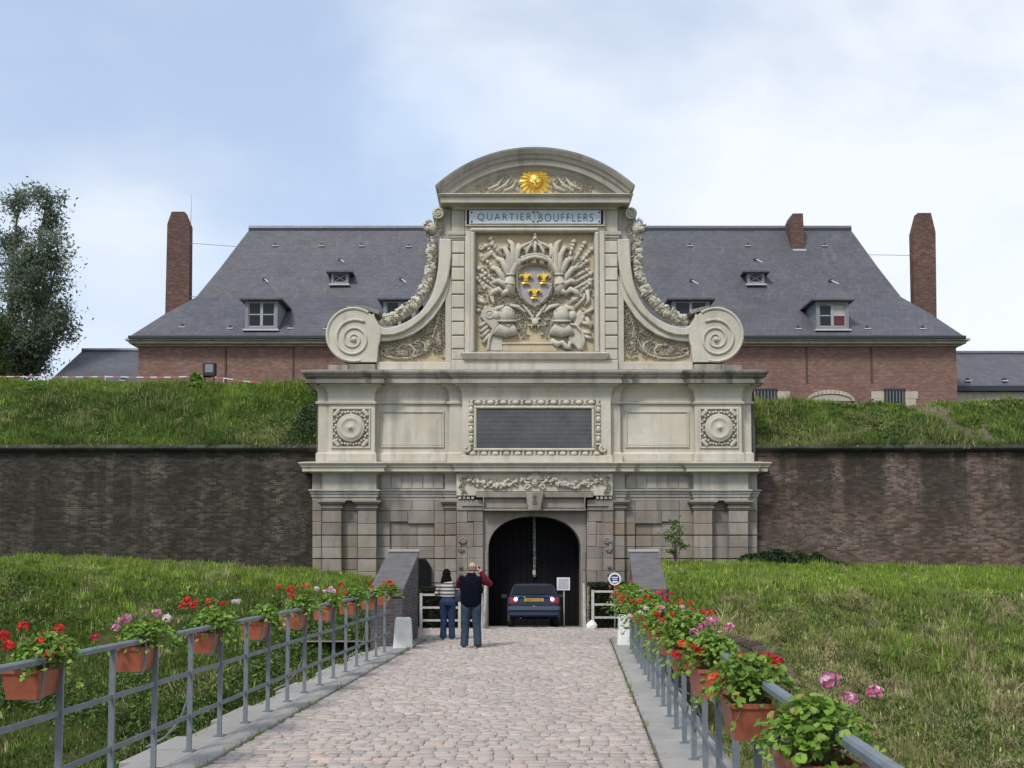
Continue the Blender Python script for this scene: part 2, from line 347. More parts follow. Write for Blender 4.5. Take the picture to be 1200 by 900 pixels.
def emis(name, col, s):
    t = NT(name); t.b.inputs['Emission Color'].default_value=(*col,1); t.b.inputs['Emission Strength'].default_value=s; return t.fin(col,.4)
M['lamp_on'] = emis('lit_lamp', (1,.86,.78), 1.0)
M['tail_red'] = plain('red_lens', (.22,.012,.025), .2, spec=.6)
M['car'] = plain('navy_car_paint', (.020,.034,.085), .22, .25, var=.15, scale=3, spec=.6)
M['car_dark'] = plain('black_trim', (.012,.013,.014), .55)
M['car_trim'] = plain('grey_bumper', (.06,.085,.12), .45)
M['rubber'] = plain('tyre_rubber', (.022,.022,.023), .85, bump=.004)
M['chrome'] = plain('chrome', (.7,.7,.7), .2, 1)
M['plate'] = plain('yellow_plate', (.48,.30,.045), .45)
M['signwhite'] = plain('white_sign', (.66,.66,.70), .5, var=.06)
M['print'] = plain('grey_print', (.42,.42,.48), .6)
M['signblue'] = plain('blue_enamel', (.018,.03,.10), .4)
M['skin'] = plain('skin', (.50,.27,.19), .55, var=.12)
M['hair_dark'] = plain('dark_hair', (.009,.007,.007), .9, var=.3, scale=25, spec=.05, bump=.01)
M['hair_grey'] = plain('grey_hair', (.20,.15,.12), .8, var=.3, scale=25)
M['denim'] = plain('blue_denim', (.032,.055,.115), .9, var=.45, scale=8, spec=.1, bump=.014)
M['denim_pale'] = plain('faded_denim', (.045,.070,.105), .9, var=.45, scale=8, spec=.1, bump=.014)
M['navy'] = plain('navy_fleece', (.005,.0065,.014), .95, var=.3, scale=12, spec=.05, bump=.01)
M['maroon'] = plain('maroon_sleeve', (.12,.013,.022), .9, var=.3, scale=12, spec=.1, bump=.012)
M['shoe'] = plain('dark_leather', (.018,.016,.018), .5)
M['bag'] = plain('navy_bag', (.010,.014,.035), .6)
M['camera_black'] = plain('camera_body', (.02,.02,.022), .4)
M['tape_white'] = plain('white_tape', (.70,.70,.70), .5); M['tape_red'] = plain('red_tape', (.50,.13,.13), .5)
def stripes():
    t = NT('striped_knit'); s = t.n('ShaderNodeSeparateXYZ', {0: t.oc}); f = t.n('ShaderNodeMath', {0: t.math('MULTIPLY', s.outputs[2], 12.6)}, operation='FRACT').outputs[0]
    c = t.mix(t.ramp(f,.46,.54), (.52,.50,.48), (.085,.08,.09)); c = t.mix(.3,c,t.ramp(t.noise(40,3,.6),.3,.7,(.6,.6,.6),(1.2,1.2,1.2)),'MULTIPLY'); t.bump(t.noise(60,3,.6),.4,.005); return t.fin(c,.95)
M['stripes'] = stripes()
# ================================================================== SETTING: ground, banks, road
YF = 38.0
def zroad(d): return float(np.interp(d, [24,28,33,38,46], [0,-.05,-.27,-.60,-.75]))
g = MB(); g.add([(-2500,-300,-3.2),(2500,-300,-3.2),(2500,3000,-3.2),(-2500,3000,-3.2)], [(0,1,2,3)])
tag(g.build('ground', M['turf']), kind='structure')
ARC = (4.0, 22.75, 1.6)                                       # round brick end of the retaining wall: centre x, y, radius
def smooth_step(a,b,x): t = np.clip((x-a)/(b-a),0,1); return t*t*(3-2*t)
def z_bank(x, y):
    x = np.asarray(x,float); y = np.asarray(y,float)
    L = x - np.where(y>24.2,-.0985*y-.2,-4.15+.06*y); R = x - (np.where(y>22.2,1.9,1.5)+.06*y)
    zl = np.interp(x, [-30,-15,-12,-9,-6,-4], [1.74,1.70,1.58,1.36,1.14,1.08]) + (vnoise(x,y,2.6,3)-.5)*.12
    zr = np.interp(x, [2,5,18,40], [1.66,1.62,1.34,1.2]) + (vnoise(x,y,3,4)-.5)*.12
    yc = 28.2 + (vnoise(x,y*0,5,5)-.5)*2.2; yr = 27.2 + (vnoise(x,y*0,4,6)-.5)*1.6
    dl = np.maximum(0, yc-y); dr = np.maximum(0, yr-y)
    a = zl - .02*np.maximum(0,38-y)*.3 - (.37*dl - .5*np.clip(dl,0,1.2)*.37*.6) + (vnoise(x,y,1.7,8)-.5)*.42*smooth_step(0,3,dl) + (vnoise(x,y,.55,9)-.5)*.16
    b = zr - .052*np.maximum(0,38-y) - (.31*dr) + (vnoise(x,y,1.7,12)-.5)*.38*smooth_step(0,3,dr) + (vnoise(x,y,.55,13)-.5)*.16
    z = np.where(x < -1.2+.06*y, a, b)
    inside = (np.hypot(x-ARC[0], y-ARC[1]) < ARC[2]) | ((np.abs(x-ARC[0]) < ARC[2]) & (y < ARC[1])) & (y > 12)
    z = np.where(inside & (x > 0), np.minimum(z, -2.0), z)
    z = np.where((L>-.0)&(R<.0), -2.9, z)
    z = np.where((L>-.25)&(L<=0)&(y<30), np.minimum(z,-.45), z)
    return np.maximum(z, -2.6 + (vnoise(x,y,1.5,14)-.5)*.3)
def grid_mesh(name, xs, ys, fz, mats, matfun=None):
    X, Y = np.meshgrid(xs, ys); Z = fz(X, Y); V = np.stack([X.ravel(),Y.ravel(),Z.ravel()],1); nx=len(xs); ny=len(ys)
    i = np.arange((nx-1)*(ny-1)); r = i//(nx-1); c = i%(nx-1); a = r*nx+c
    F = np.stack([a,a+1,a+nx+1,a+nx],1)
    me = np_mesh(name, V, F, mats, True)
    if matfun is not None:
        cx = V[F].mean(1); me.polygons.foreach_set('material_index', matfun(cx[:,0],cx[:,1]).astype(np.int32)); me.update()
    return me
tag(link('grass_bank', grid_mesh('left_bank', np.arange(-46,-1.0,.22), np.arange(1,38.4,.25), z_bank, M['turf'])), kind='structure')
tag(link('grass_bank', grid_mesh('right_bank', np.arange(1.3,46,.22), np.arange(1,38.4,.25), z_bank, M['turf'])), kind='structure')
# --- earth rampart behind the walls
def z_ramp(x, y):
    x = np.asarray(x,float); y = np.asarray(y,float)
    left = x < 0.8
    crest = np.where(left, 8.98+.10*np.clip((-x-12)/8,-1,1), np.interp(x,[8,14,18,22,40],[7.88,7.86,7.9,8.1,8.2])) + (vnoise(x,y*0,3,21)-.5)*.14
    yc = np.where(left, 44.0, 42.4); t = np.clip((y-38.3)/(yc-38.3),0,1)
    z = 5.78 + (crest-5.78)*(t*.88+.12*np.sin(t*math.pi/2)) + (vnoise(x,y,1.3,22)-.5)*.34*np.sin(np.clip(t,0,1)*math.pi) + (vnoise(x,y,.4,23)-.5)*.12
    patch = np.exp(-(((x-(17.0+ (y-40)*-.15))/.9)**2))*(~left); return z - .25*patch*np.sin(t*math.pi)
def is_dirt(x, y): return ((np.abs(x-(17.2-(y-40)*.35)) < .75+.5*(vnoise(x,y,.6,24)-.5)*2) & (x>5) & (y<43.6)) 
XGL = U(366,600,YF).x; XGR = U(890,600,YF).x
tag(link('rampart_bank', grid_mesh('rl', np.arange(-60,XGL+1.2,.3), np.arange(38.3,56.5,.3), z_ramp, [M['turf'],M['dirt']])), kind='structure')
tag(link('rampart_bank', grid_mesh('rr', np.arange(XGR-1.2,60,.3), np.arange(38.3,56.5,.3), z_ramp, [M['turf'],M['dirt']], is_dirt)), kind='structure')

# --- grass blades
def seen(P, lo=-30, hi=1230, ymax=940):
    x, y, z = P[:,0], P[:,1], P[:,2]-CZ
    f = y*_cp + z*_sp; up = -y*_sp + z*_cp
    px = 600+1250*x/f; py = 572-1250*up/f
    return (px>lo)&(px<hi)&(py<ymax)
def blades(name, N, x0, x1, y0, y1, fz, hfun, w, colfun, keep=None, lean=.75):
    x = rng.uniform(x0,x1,N); y = rng.uniform(y0,y1,N)
    cf = np.ones(N); m_ = int(N*.7); nc = max(1,m_//26); ci = rng.integers(0,nc,m_); cx = rng.uniform(x0,x1,nc); cy = rng.uniform(y0,y1,nc); cr = rng.uniform(.05,.16,nc)
    x[:m_] = cx[ci]+rng.normal(0,1,m_)*cr[ci]; y[:m_] = cy[ci]+rng.normal(0,1,m_)*cr[ci]; cf[:m_] = np.exp(rng.normal(0,.33,nc))[ci]; ch = np.ones(N); ch[:m_] = rng.uniform(.6,1.6,nc)[ci]
    P = np.stack([x,y,fz(x,y)],1); k = seen(P)
    if keep is not None: k &= keep(x,y,P[:,2])
    P = P[k]; cf = cf[k]; ch = ch[k]; x = P[:,0]; y = P[:,1]; n = len(P)
    h = hfun(x,y)*rng.uniform(.45,1.25,n)*ch; az = rng.uniform(0,2*math.pi,n); ln = np.abs(rng.normal(0,lean,n))
    wd = w*rng.uniform(.6,1.4,n); fa = rng.uniform(0,math.pi,n)
    d = np.stack([np.cos(fa),np.sin(fa),0*fa],1)*wd[:,None]
    tip = P + np.stack([np.cos(az)*ln*h, np.sin(az)*ln*h, h/np.sqrt(1+ln*ln)*1.1],1); base = P - [0,0,.03]
    V = np.stack([base-d, base+d, tip],1).reshape(-1,3); F = np.arange(3*n).reshape(-1,3)
    c = colfun(x,y,n)*cf[:,None]; C = np.ones((n,3,4)); C[:,:,:3] = c[:,None,:]
    return tag(link(name, np_mesh(name, V, F, M['blade'], col=C.reshape(-1,4))), kind='stuff')
def mixc(a,b,t): return np.asarray(a)*(1-t[:,None])+np.asarray(b)*t[:,None]
BR=(.235,.345,.044); MID=(.138,.205,.036); DK=(.056,.095,.021); STRAW=(.48,.42,.24); OL=(.225,.255,.075)
def col_left(x,y,n):
    t = np.clip(vnoise(x,y,1.5,31)*1.2-.15+rng.normal(0,.18,n),0,1); c = mixc(DK,MID,t)
    top = smooth_step(24.5,28.5,y + (x+12)*-.10 + (vnoise(x,y,1.2,39)-.5)*3); c = c*(1-top[:,None]) + mixc(MID,BR,np.clip(rng.normal(.55,.3,n),0,1))*top[:,None]
    s = (vnoise(x,y,.9,32)>.70)&(rng.random(n)<.5) | (rng.random(n)<.07); c[s] = mixc(OL,STRAW,rng.random(s.sum())); return c*rng.uniform(.75,1.25,(n,1))
def col_right(x,y,n):
    t = np.clip(vnoise(x,y,1.4,33)*1.3-.15+rng.normal(0,.2,n),0,1); c = mixc(MID,OL,t*.75)*1.2
    top = smooth_step(25.9,27.6,y+(vnoise(x,y,1.0,34)-.5)*1.6); c = c*(1-top[:,None]) + mixc(MID,BR,np.clip(rng.normal(.75,.3,n),0,1))*top[:,None]
    low = np.clip((24.5-y)/7,0,.75)*(.45+.9*vnoise(x,y,1.6,35)); p = .06+.46*smooth_step(.52,.74,vnoise(x,y,1.1,36))*(1-.75*top)+low*.85
    s = rng.random(n) < p; c[s] = mixc(OL,STRAW,rng.random(s.sum())**.5); return c*rng.uniform(.72,1.25,(n,1))
def col_ramp(x,y,n):
    t = np.clip(vnoise(x,y,1.8,37)*1.5-.25+rng.normal(0,.2,n),0,1); c = mixc(DK,MID,t)*1.2
    top = smooth_step(41.2,43.6,y+np.where(x>0,1.2,0)+(vnoise(x,y,1.2,40)-.5)*1.5); c = c*(1-.75*top[:,None]) + .75*mixc(MID,BR,np.clip(rng.normal(.5,.3,n),0,1))*top[:,None]
    s = rng.random(n) < .06+.42*smooth_step(.52,.74,vnoise(x,y,1.5,38))*np.clip(1.4-(y-38.3)/4,.2,1); c[s] = mixc(OL,STRAW,rng.random(s.sum())*.85); return c*rng.uniform(.75,1.25,(n,1))
hb = lambda x,y: .05+.13*vnoise(x,y,.45,41)*vnoise(x,y,1.7,42)*2
notpit = lambda x,y,z: (z>-2.35) & ((x-(-4.15+.06*y) < -.15) | (x-(1.5+.06*y) > .12))
blades('grass', 330000, -21, -2.2, 13, 38.2, z_bank, hb, .024, col_left, notpit)
blades('grass', 470000, 2.0, 21, 13, 38.2, z_bank, hb, .024, col_right, notpit)
hr = lambda x,y: .07+.19*vnoise(x,y,.6,43)*vnoise(x,y,2,44)*1.9
blades('grass', 150000, -22, XGL+1, 38.3, 45.5, z_ramp, hr, .026, col_ramp)
blades('grass', 120000, XGR-1, 23, 38.3, 45, z_ramp, hr, .026, col_ramp, lambda x,y,z: ~(is_dirt(x,y) & (rng.random(len(x))<.93)))
# longer fringe of grass hanging over the wall top
hf = lambda x,y: np.full_like(x,.20)
blades('grass', 9000, -22, XGL, 38.25, 38.6, z_ramp, hf, .018, col_ramp, lean=1.1)
blades('grass', 9000, XGR, 23, 38.25, 38.6, z_ramp, hf, .018, col_ramp, lean=1.1)

# --- road with its setts
D0, D1 = 8.6, 30.5
road = MB()
ds = [-2,24,26,28,30,33,35,38.6]
for a,b in zip(ds[:-1],ds[1:]):
    for (d,) in ((a,),): pass
    sl_, sr_ = (-3.37,.76) if b<=24 else (-6.2,2.6)
    v = [B(sl_,a,zroad(a)-.045),B(sr_,a,zroad(a)-.045),B(sr_,b,zroad(b)-.045),B(sl_,b,zroad(b)-.045)]
    road.add(v,[(0,1,2,3)])
road = tag(road.build('road', M['sand']), kind='structure')
stones = []; d = D0
while d < D1:
    dep = random.uniform(.115,.160); wide = d > 24.1
    s0, s1 = (-3.36,.75) if not wide else (-4.6,2.3)
    s = s0; off = random.random()
    while s < s1-.05:
        wd = min(random.uniform(.11,.23), s1-s)
        if s1-s-wd < .07: wd = s1-s
        jit = random.uniform(-.009,.009)
        stones.append((s, s+wd, d+jit, d+dep+jit+random.uniform(-.008,.006))); s += wd
    d += dep
def stone_geo(a,b,c,e,z,tz):
    g_ = random.uniform(.001,.004); i_ = random.uniform(.005,.012); gy = random.uniform(.002,.013)
    lo = [(a+g_,c+gy,z-.05),(b-g_,c+gy,z-.05),(b-g_,e-g_,z-.05),(a+g_,e-g_,z-.05)]
    md = [(p[0]+random.uniform(-.004,.004),p[1]+random.uniform(-.006,.006),z-.012) for p in lo]
    tp = [(md[k][0]+(i_ if k in (0,3) else -i_), md[k][1]+(i_ if k<2 else -i_)*.9, z+tz[k]) for k in range(4)]
    return lo+md+tp
SF = [(8,9,10,11)]+[(k+i,k+(i+1)%4,k+4+(i+1)%4,k+4+i) for k in (0,4) for i in range(4)]
def stone_col():
    v = random.gauss(1,.075); r = random.random()
    if r<.10: return (v*1.07,v*.95,v*.90)
    if r<.22: return (v*.90,v*.91,v*.93)
    return (v,v*.985,v*.965)
def sett_variant():
    q_ = random.uniform(-.007,.009); tz = [q_+random.uniform(-.004,.004) if k<2 else -q_+random.uniform(-.004,.004) for k in range(4)]; vs = stone_geo(-.1,.1,-.07,.07,0,tz); c = stone_col()
    return np_mesh('cobblestone', np.array(vs), np.array(SF), M['cobble'], col=np.tile([*c,1],(12,1)))
VAR = [sett_variant() for _ in range(28)]
stones.sort(key=lambda q: q[2])
V=[];F=[];C=[]
cnt = 0
for (a,b,c,e) in stones:
    mid = B((a+b)/2,(c+e)/2); px = 600+1250*mid.x/mid.y
    vis = 9.35 < mid.y
    if vis and cnt < 300:
        o = link('cobblestone', random.choice(VAR), road, loc=(mid.x, mid.y, random.uniform(-.006,.006)-.006)); o.scale = ((b-a)/.2,(e-c)/.14,1); cnt += 1
    else:
        z = zroad(mid.y)+random.uniform(-.007,.007); vs = stone_geo(a,b,c,e,z,[random.uniform(-.009,.009) for _ in range(4)])
        o_ = len(V); V += [(p[0]+.06*p[1],p[1],p[2]) for p in vs]; F += [tuple(i+o_ for i in f) for f in SF]; C += [(*stone_col(),1)]*12
far = link('cobblestones', np_mesh('cobblestones', np.array(V), np.array(F), M['cobble'], col=np.array(C)), road); far['kind']='stuff'
# --- bridge body and its stone edging
br = MB(); 
for (s0,s1,z0,z1) in ((-3.95,1.32,-3.2,-.16),):
    v=[B(s0,-2,z0),B(s1,-2,z0),B(s1,24.5,z0),B(s0,24.5,z0),B(s0,-2,z1),B(s1,-2,z1),B(s1,24.5,z1),B(s0,24.5,z1)]
    br.add(v,[(0,3,2,1),(4,5,6,7),(0,1,5,4),(1,2,6,5),(2,3,7,6),(3,0,4,7)])
tag(br.build('bridge', M['moat_brick']), 'brick bridge body under the cobbled road and its concrete edgings', 'bridge')
pav = MB(); pav.add([B(-3.37,-2,-.15),B(-3.39,-2,-.15),B(-3.39,24,-.15),B(-3.37,24,-.15)],[(0,1,2,3)])
pav.add([B(.76,-2,-.15),B(.78,-2,-.15),B(.78,24,-.15),B(.76,24,-.15)],[(3,2,1,0)])
pav = tag(pav.build('pavement', M['concrete']), kind='structure')
def slab(s0,s1,d0,d1,z1=.02):
    m = MB(); i=.008; z0=-.14
    lo=[B(s0,d0,z0),B(s1,d0,z0),B(s1,d1,z0),B(s0,d1,z0)]; md=[Vector((*p.xy,z1-i)) for p in lo]
    tp=[B(s0+i,d0+i,z1),B(s1-i,d0+i,z1),B(s1-i,d1-i,z1),B(s0+i,d1-i,z1)]
    m.ring([lo,md,tp]); m.build('slab', M['concrete'], pav)
d = 7.3; k=0
while d < 23.2:
    L_ = 1.05+.35*((k*7)%3)/2; slab(-3.66,-3.378,d,d+L_-.012); slab(-4.06 if k%2 else -4.18,-3.672,d+.3,d+.3+L_-.012,.012)
    slab(.768,1.42,d-1,d-1+L_-.012); d += L_; k += 1
slab(.768,1.42,d-1,24.45)
# --- the two moat walls
def moat_wall(xa, xb, mat, label):
    t = thing('rampart_wall', label, 'wall', ((xa+xb)/2,38.3,-3))
    m = MB(); zt=5.80; m.add([(xa,38.02,-3.2),(xb,38.02,-3.2),(xb,38.3,zt),(xa,38.3,zt),(xa,39.3,zt),(xb,39.3,zt)],[(0,1,2,3),(3,2,5,4)]); m.build('brick_face', mat, t)
    L = 1.15; x = xa
    while x < xb-.01:                                      # rounded coping in single stones
        x2 = min(x+L*random.uniform(.85,1.15), xb); c = MB(); n=7; ring=[]
        for xx in (x+.006,x2-.006):
            ring.append([(xx,38.34,zt-.22)]+[(xx,38.22-.16*math.sin(math.pi*q/(n-1)),zt-.20+.26*q/(n-1)+0) for q in range(n)]+[(xx,38.55,zt+.06)])
        c.ring(ring); c.build('coping_stone', M['coping'], t); x = x2
    return t
moat_wall(-30, XGL+.30, M['old_brick'], 'blackened brick moat wall left of the stone gate under a grass bank')
moat_wall(XGR-.30, 30, M['moat_brick'], 'reddish brick moat wall with dark streaks right of the stone gate')

# ================================================================== HOUSE
YE, YR, YW = 57.4, 66.0, 58.0
ks = [0,.265,.52,.725,1.0]; hp = [(152,394),(193,368),(230,348),(258,314),(293,268)]
YK = [YE+(YR-YE)*k for k in ks]; ZK = [U(p[0],p[1],y).z for p,y in zip(hp,YK)]
XL0, XR0 = U(152,394,YE).x, U(1130,394,YE).x; XL1, XR1 = U(293,268,YR).x, U(996,270,YR).x
def roof_k(k): return YE+(YR-YE)*k, float(np.interp(k,ks,ZK))
def on_roof(px,py):
    lo,hi=0,1
    for _ in range(40):
        k=(lo+hi)/2; y,z=roof_k(k)
        if U(px,py,y).z > z: lo=k
        else: hi=k
    y,z=roof_k((lo+hi)/2); return Vector((U(px,py,y).x,y,z))
house = thing('slate_roofed_house', 'long red brick house with a steep grey slate roof behind the gate', 'house', ((XL0+XR0)/2,66,6))
r = MB(); rings=[]
for k,y,z in zip(ks,YK,ZK):
    xl = XL0+(XL1-XL0)*k; xr = XR0+(XR1-XR0)*k; yb = 2*YR-y+.001
    rings.append([(xl,y,z),(xr,y,z),(xr,yb,z),(xl,yb,z)])
kk=[]; 
r.ring(rings); roof = r.build('roof', M['slate'], house)
m = MB(); m.tube([(XL1-.05,YR,ZK[-1]),(XR1+.05,YR,ZK[-1])],.20,8); m.build('ridge_cap', M['lead'], roof)
xa,xb = U(162,430,YW).x, U(1121,430,YW).x; zc = U(600,404,YW).z
m = MB(); m.box(xa,xb,YW,2*YR-YW,5,zc); m.build('wall', M['house_brick'], house)
m = MB(); z1=U(600,404.5,57.8).z; z2=U(600,397,57.55).z
for (q,za,zb) in ((.12,z1-.04,z1+.06),(.40,z1+.063,z1+.20),(.56,z1+.203,ZK[0]-.10)): m.box(xa-q,xb+q,YW-q,2*YR-YW+q,za,zb)
m.build('cornice', M['cornice'], house)
m = MB(); zg=ZK[0]; m.box(XL0-.06,XR0+.06,YE-.10,YE+.10,zg-.13,zg+.02); m.box(XL0-.06,XL0+.10,YE+.103,2*YR-YE,zg-.13,zg+.02); m.box(XR0-.10,XR0+.06,YE+.103,2*YR-YE,zg-.13,zg+.02); m.build('gutter', M['gutter'], house)
for px,y1 in ((264.5,447),(343.8,447),(945,448),(1021,448),(420,447)):
    p=U(px,420,YW); m=MB(); m.box(p.x-.045,p.x+.045,YW-.05,YW+.01,U(px,y1,YW).z,U(px,406,YW).z); m.build('wall_anchor', M['iron'], house)
def chimney(pts, Y, dep, name, par=None, left_dx=0):
    m = MB(); a=[U(px,py,Y) for px,py in pts]; m.prism([(p.x,p.z) for p in a], Y+dep, Y); o=m.build(name, M['chimney_brick'], par if par else house); return o
chL = chimney([(193.4,372),(196,262.4),(201,248),(216,248),(222.3,263.5),(221.4,372)], YR-.3, .62, 'chimney', roof)
chR = chimney([(1072,378),(1069.6,272.5),(1075.5,249.4),(1091,249.4),(1096.4,271.7),(1097.8,378)], YR-.3, .62, 'chimney', roof)
p = on_roof(934,291); chM = chimney([(927.5,295),(925.5,258),(929,250),(941,250),(943,292),(943,296)], p.y, 1.3, 'chimney', roof)
m=MB(); a=U(929,292,p.y-.1); b=U(945,296,p.y-.1); m.box(a.x,b.x,p.y-.14,p.y-.02,b.z,a.z); m.build('flashing', M['flash'], roof)
def wire(a,b,name='guy_wire',r=.016):
    m=MB(); m.tube([a,b],r,5); return m.build(name, M['wire'], roof)
wire(U(222,285,65.5),U(279,289,65.6)); wire(U(1018,298.5,65.6),U(1070,299.5,65.5)); wire(U(220,347.5,65.4),U(231,347.5,62.3)); 
m=MB(); a=U(223.5,264,65.6); m.tube([a,a+Vector((.02,0,2.0))],[.02,.008],5); m.build('aerial', M['wire'], roof)
# dormers
def dormer(x0,x1,y0,y1, rx0,rx1, yr, apx, apy, big, panes):
    base = on_roof((x0+x1)/2, y1); Y = base.y-.12; zb=base.z+.02
    A=lambda px,py,Yd=Y: U(px,py,Yd)
    xl,xr=A(x0,y1).x,A(x1,y1).x; zt=A(x0,y0).z
    d=MB(); dep = 3.2 if big else 2.0; fr=.16 if big else .13
    # cheeks and the frame around the opening
    d.box(xl,xl+fr,Y,Y+dep,zb,zt); d.box(xr-fr,xr,Y,Y+dep,zb,zt); d.box(xl+fr,xr-fr,Y,Y+dep,zt-fr,zt); d.box(xl+fr,xr-fr,Y+.02,Y+dep,zb,zb+fr)
    do=d.build('dormer', M['lime_blue'], house)
    xi,xj,zi,zj=xl+fr,xr-fr,zb+fr,zt-fr
    w=MB(); bar=.055 if big else .035; yb=Y+.06
    for a,b,c,e in ((xi,xi+bar,zi,zj),(xj-bar,xj,zi,zj),(xi+bar,xj-bar,zi,zi+bar),(xi+bar,xj-bar,zj-bar,zj)): w.box(a,b,yb,yb+.06,c,e)
    xm=(xi+xj)/2; zm=(zi+zj)/2
    if big:
        w.box(xm-.075,xm+.075,yb-.01,yb+.05,zi+bar,zj-bar); w.box(xi+bar,xm-.075,yb+.004,yb+.05,zm-.03,zm+.03); w.box(xm+.075,xj-bar,yb+.004,yb+.05,zm-.03,zm+.03)
    else:
        for s_ in (1,-1): w.tube([(xi+bar,yb+.03,zm-s_*(zj-zi)*.4),(xj-bar,yb+.03,zm+s_*(zj-zi)*.4)],.025,4)
    w.build('window_frame', M['sash'], do)
    cells=[(xi+bar,xm-.075,zi+bar,zm-.03),(xm+.075,xj-bar,zi+bar,zm-.03),(xi+bar,xm-.075,zm+.03,zj-bar),(xm+.075,xj-bar,zm+.03,zj-bar)] if big else [(xi+bar,xj-bar,zi+bar,zj-bar)]
    for (a,b,c,e),mt in zip(cells,panes):
        q=MB(); q.box(a,b,yb+.035,yb+.05,c,e); q.build('window_pane', M[mt], do)
    q=MB(); q.box(xl-.1,xr+.1,Y-.16,Y+.25,zb-.09,zb-.004); q.build('sill_flashing', M['flash'], do)
    # pyramid roof running back into the main slope
    ra,rb=A(rx0,yr,Y-.25),A(rx1,yr,Y-.25); ap=U(apx,apy,Y+(1.5 if big else .9)); q=MB(); back=Y+dep+.6
    z0=ra.z; q.add([(xl-.28,Y-.25,z0),(xr+.28,Y-.25,z0),(xr+.28,back,z0),(xl-.28,back,z0),(ap.x,ap.y,ap.z),(ap.x,back,ap.z),(xl-.28,Y-.25,z0-.09),(xr+.28,Y-.25,z0-.09),(xr+.28,back,z0-.09),(xl-.28,back,z0-.09)],
        [(0,1,4),(1,2,5,4),(3,0,4,5),(2,3,5),(6,7,1,0),(7,8,2,1),(9,6,0,3),(9,8,7,6)])
    q.build('dormer_roof', M['slate'], do)
    q=MB(); q.box(ap.x-.09,ap.x+.09,ap.y-.12,ap.y+.1,ap.z-.14,ap.z+.10); q.build('ridge_vent', M['gutter'], do)
    q=MB(); q.tube([(ap.x+.05,ap.y-.1,ap.z+.02),(ap.x+.33,ap.y-.5,ap.z-.27)],.04,5); q.build('vent_flashing', M['flash'], do)
G4=['glass']*4
dormer(287,325,350.5,387, 283.5,330, 349, 310,328, True, G4)
dormer(449,487,350,387, 445,490, 349, 470,328, True, G4)
dormer(788,832,350,387, 784,836, 349, 810,330, True, G4)
dormer(957,995,353,387, 954,997, 350, 973,330, True, ['glass','redpane','glass','curtain'])
dormer(388,408,318,334, 386,410.5, 317, 398.5,305, False, ['glass'])
dormer(876,896,318,334, 873,898.5, 317, 885,305, False, ['glass'])
def vent(px,py,par=house,Yp=None):
    p = on_roof(px,py) if Yp is None else U(px,py,Yp)
    v=MB(); v.prism([(p.x-.17,p.z-.06),(p.x+.17,p.z-.06),(p.x+.17,p.z+.0),(p.x-.17,p.z+.0)],p.y+.2,p.y-.14); v.build('roof_vent', M['flash'], par)
    v=MB(); v.prism([(p.x-.11,p.z+.003),(p.x+.11,p.z+.003),(p.x,p.z+.17)],p.y+.3,p.y-.09); v.build('vent_hood', M['gutter'], par)
for q in ((323,288),(377,288),(424,288),(479,289),(808,288),(876,288),(966,288),(270,384.5),(341,384.5),(383,385),(214,383),(935,385),(1016,385),(1081,385)): vent(*q)
# arch and small windows low in the wall on the right
c=U(973,470,YW); R=U(1001,470,YW).x-c.x; za=U(973,457,YW).z
m=MB(); n=16; H=za-c.z
for i in range(n):
    a0=math.pi*i/n; a1=math.pi*(i+1)/n-.02
    P=[(c.x+math.cos(a)*rr*R,c.z+math.sin(a)*(H if rr==1 else H-.22)) for a,rr in ((a0,1),(a1,1),(a1,.9),(a0,.9))]
    q=MB(); q.prism(P,YW+.02,YW-.09); q.build('arch_stone', M['cornice'], house)
q=MB(); q.prism([(c.x+math.cos(math.pi*i/n)*.89*R,c.z+math.sin(math.pi*i/n)*(H-.24)) for i in range(n+1)],YW+.02,YW-.03); q.build('arch_infill', M['curtain'], house)
for (x0,x1) in ((1037,1060),(886,910)):
    a,b=U(x0,458,YW),U(x1,482,YW); f=MB(); f.box(a.x-.06,b.x+.06,YW-.06,YW+.02,a.z,a.z+.12); wo_=f.build('window', M['gutter'], house)
    f=MB(); f.box(a.x,b.x,YW-.02,YW+.01,b.z,a.z-.002); f.build('window_pane', M['glass'], wo_)
    f=MB()
    for i in range(6): xx=a.x+(b.x-a.x)*(i+.5)/6; f.box(xx-.025,xx+.025,YW-.05,YW-.022,b.z,a.z-.003)
    f.build('window_bars', M['wire'], wo_)
    for s_ in (0,1):
        for zz in (0,1):
            f=MB(); xx=a.x-.75+zz*.12 if s_==0 else b.x+.07; f.cbox(xx,xx+.68-zz*.12,YW+.02,YW-.04,a.z-.45+.0-zz*.42,a.z-.04-zz*.42,.015); f.build('quoin_stone', M['cornice'], house)
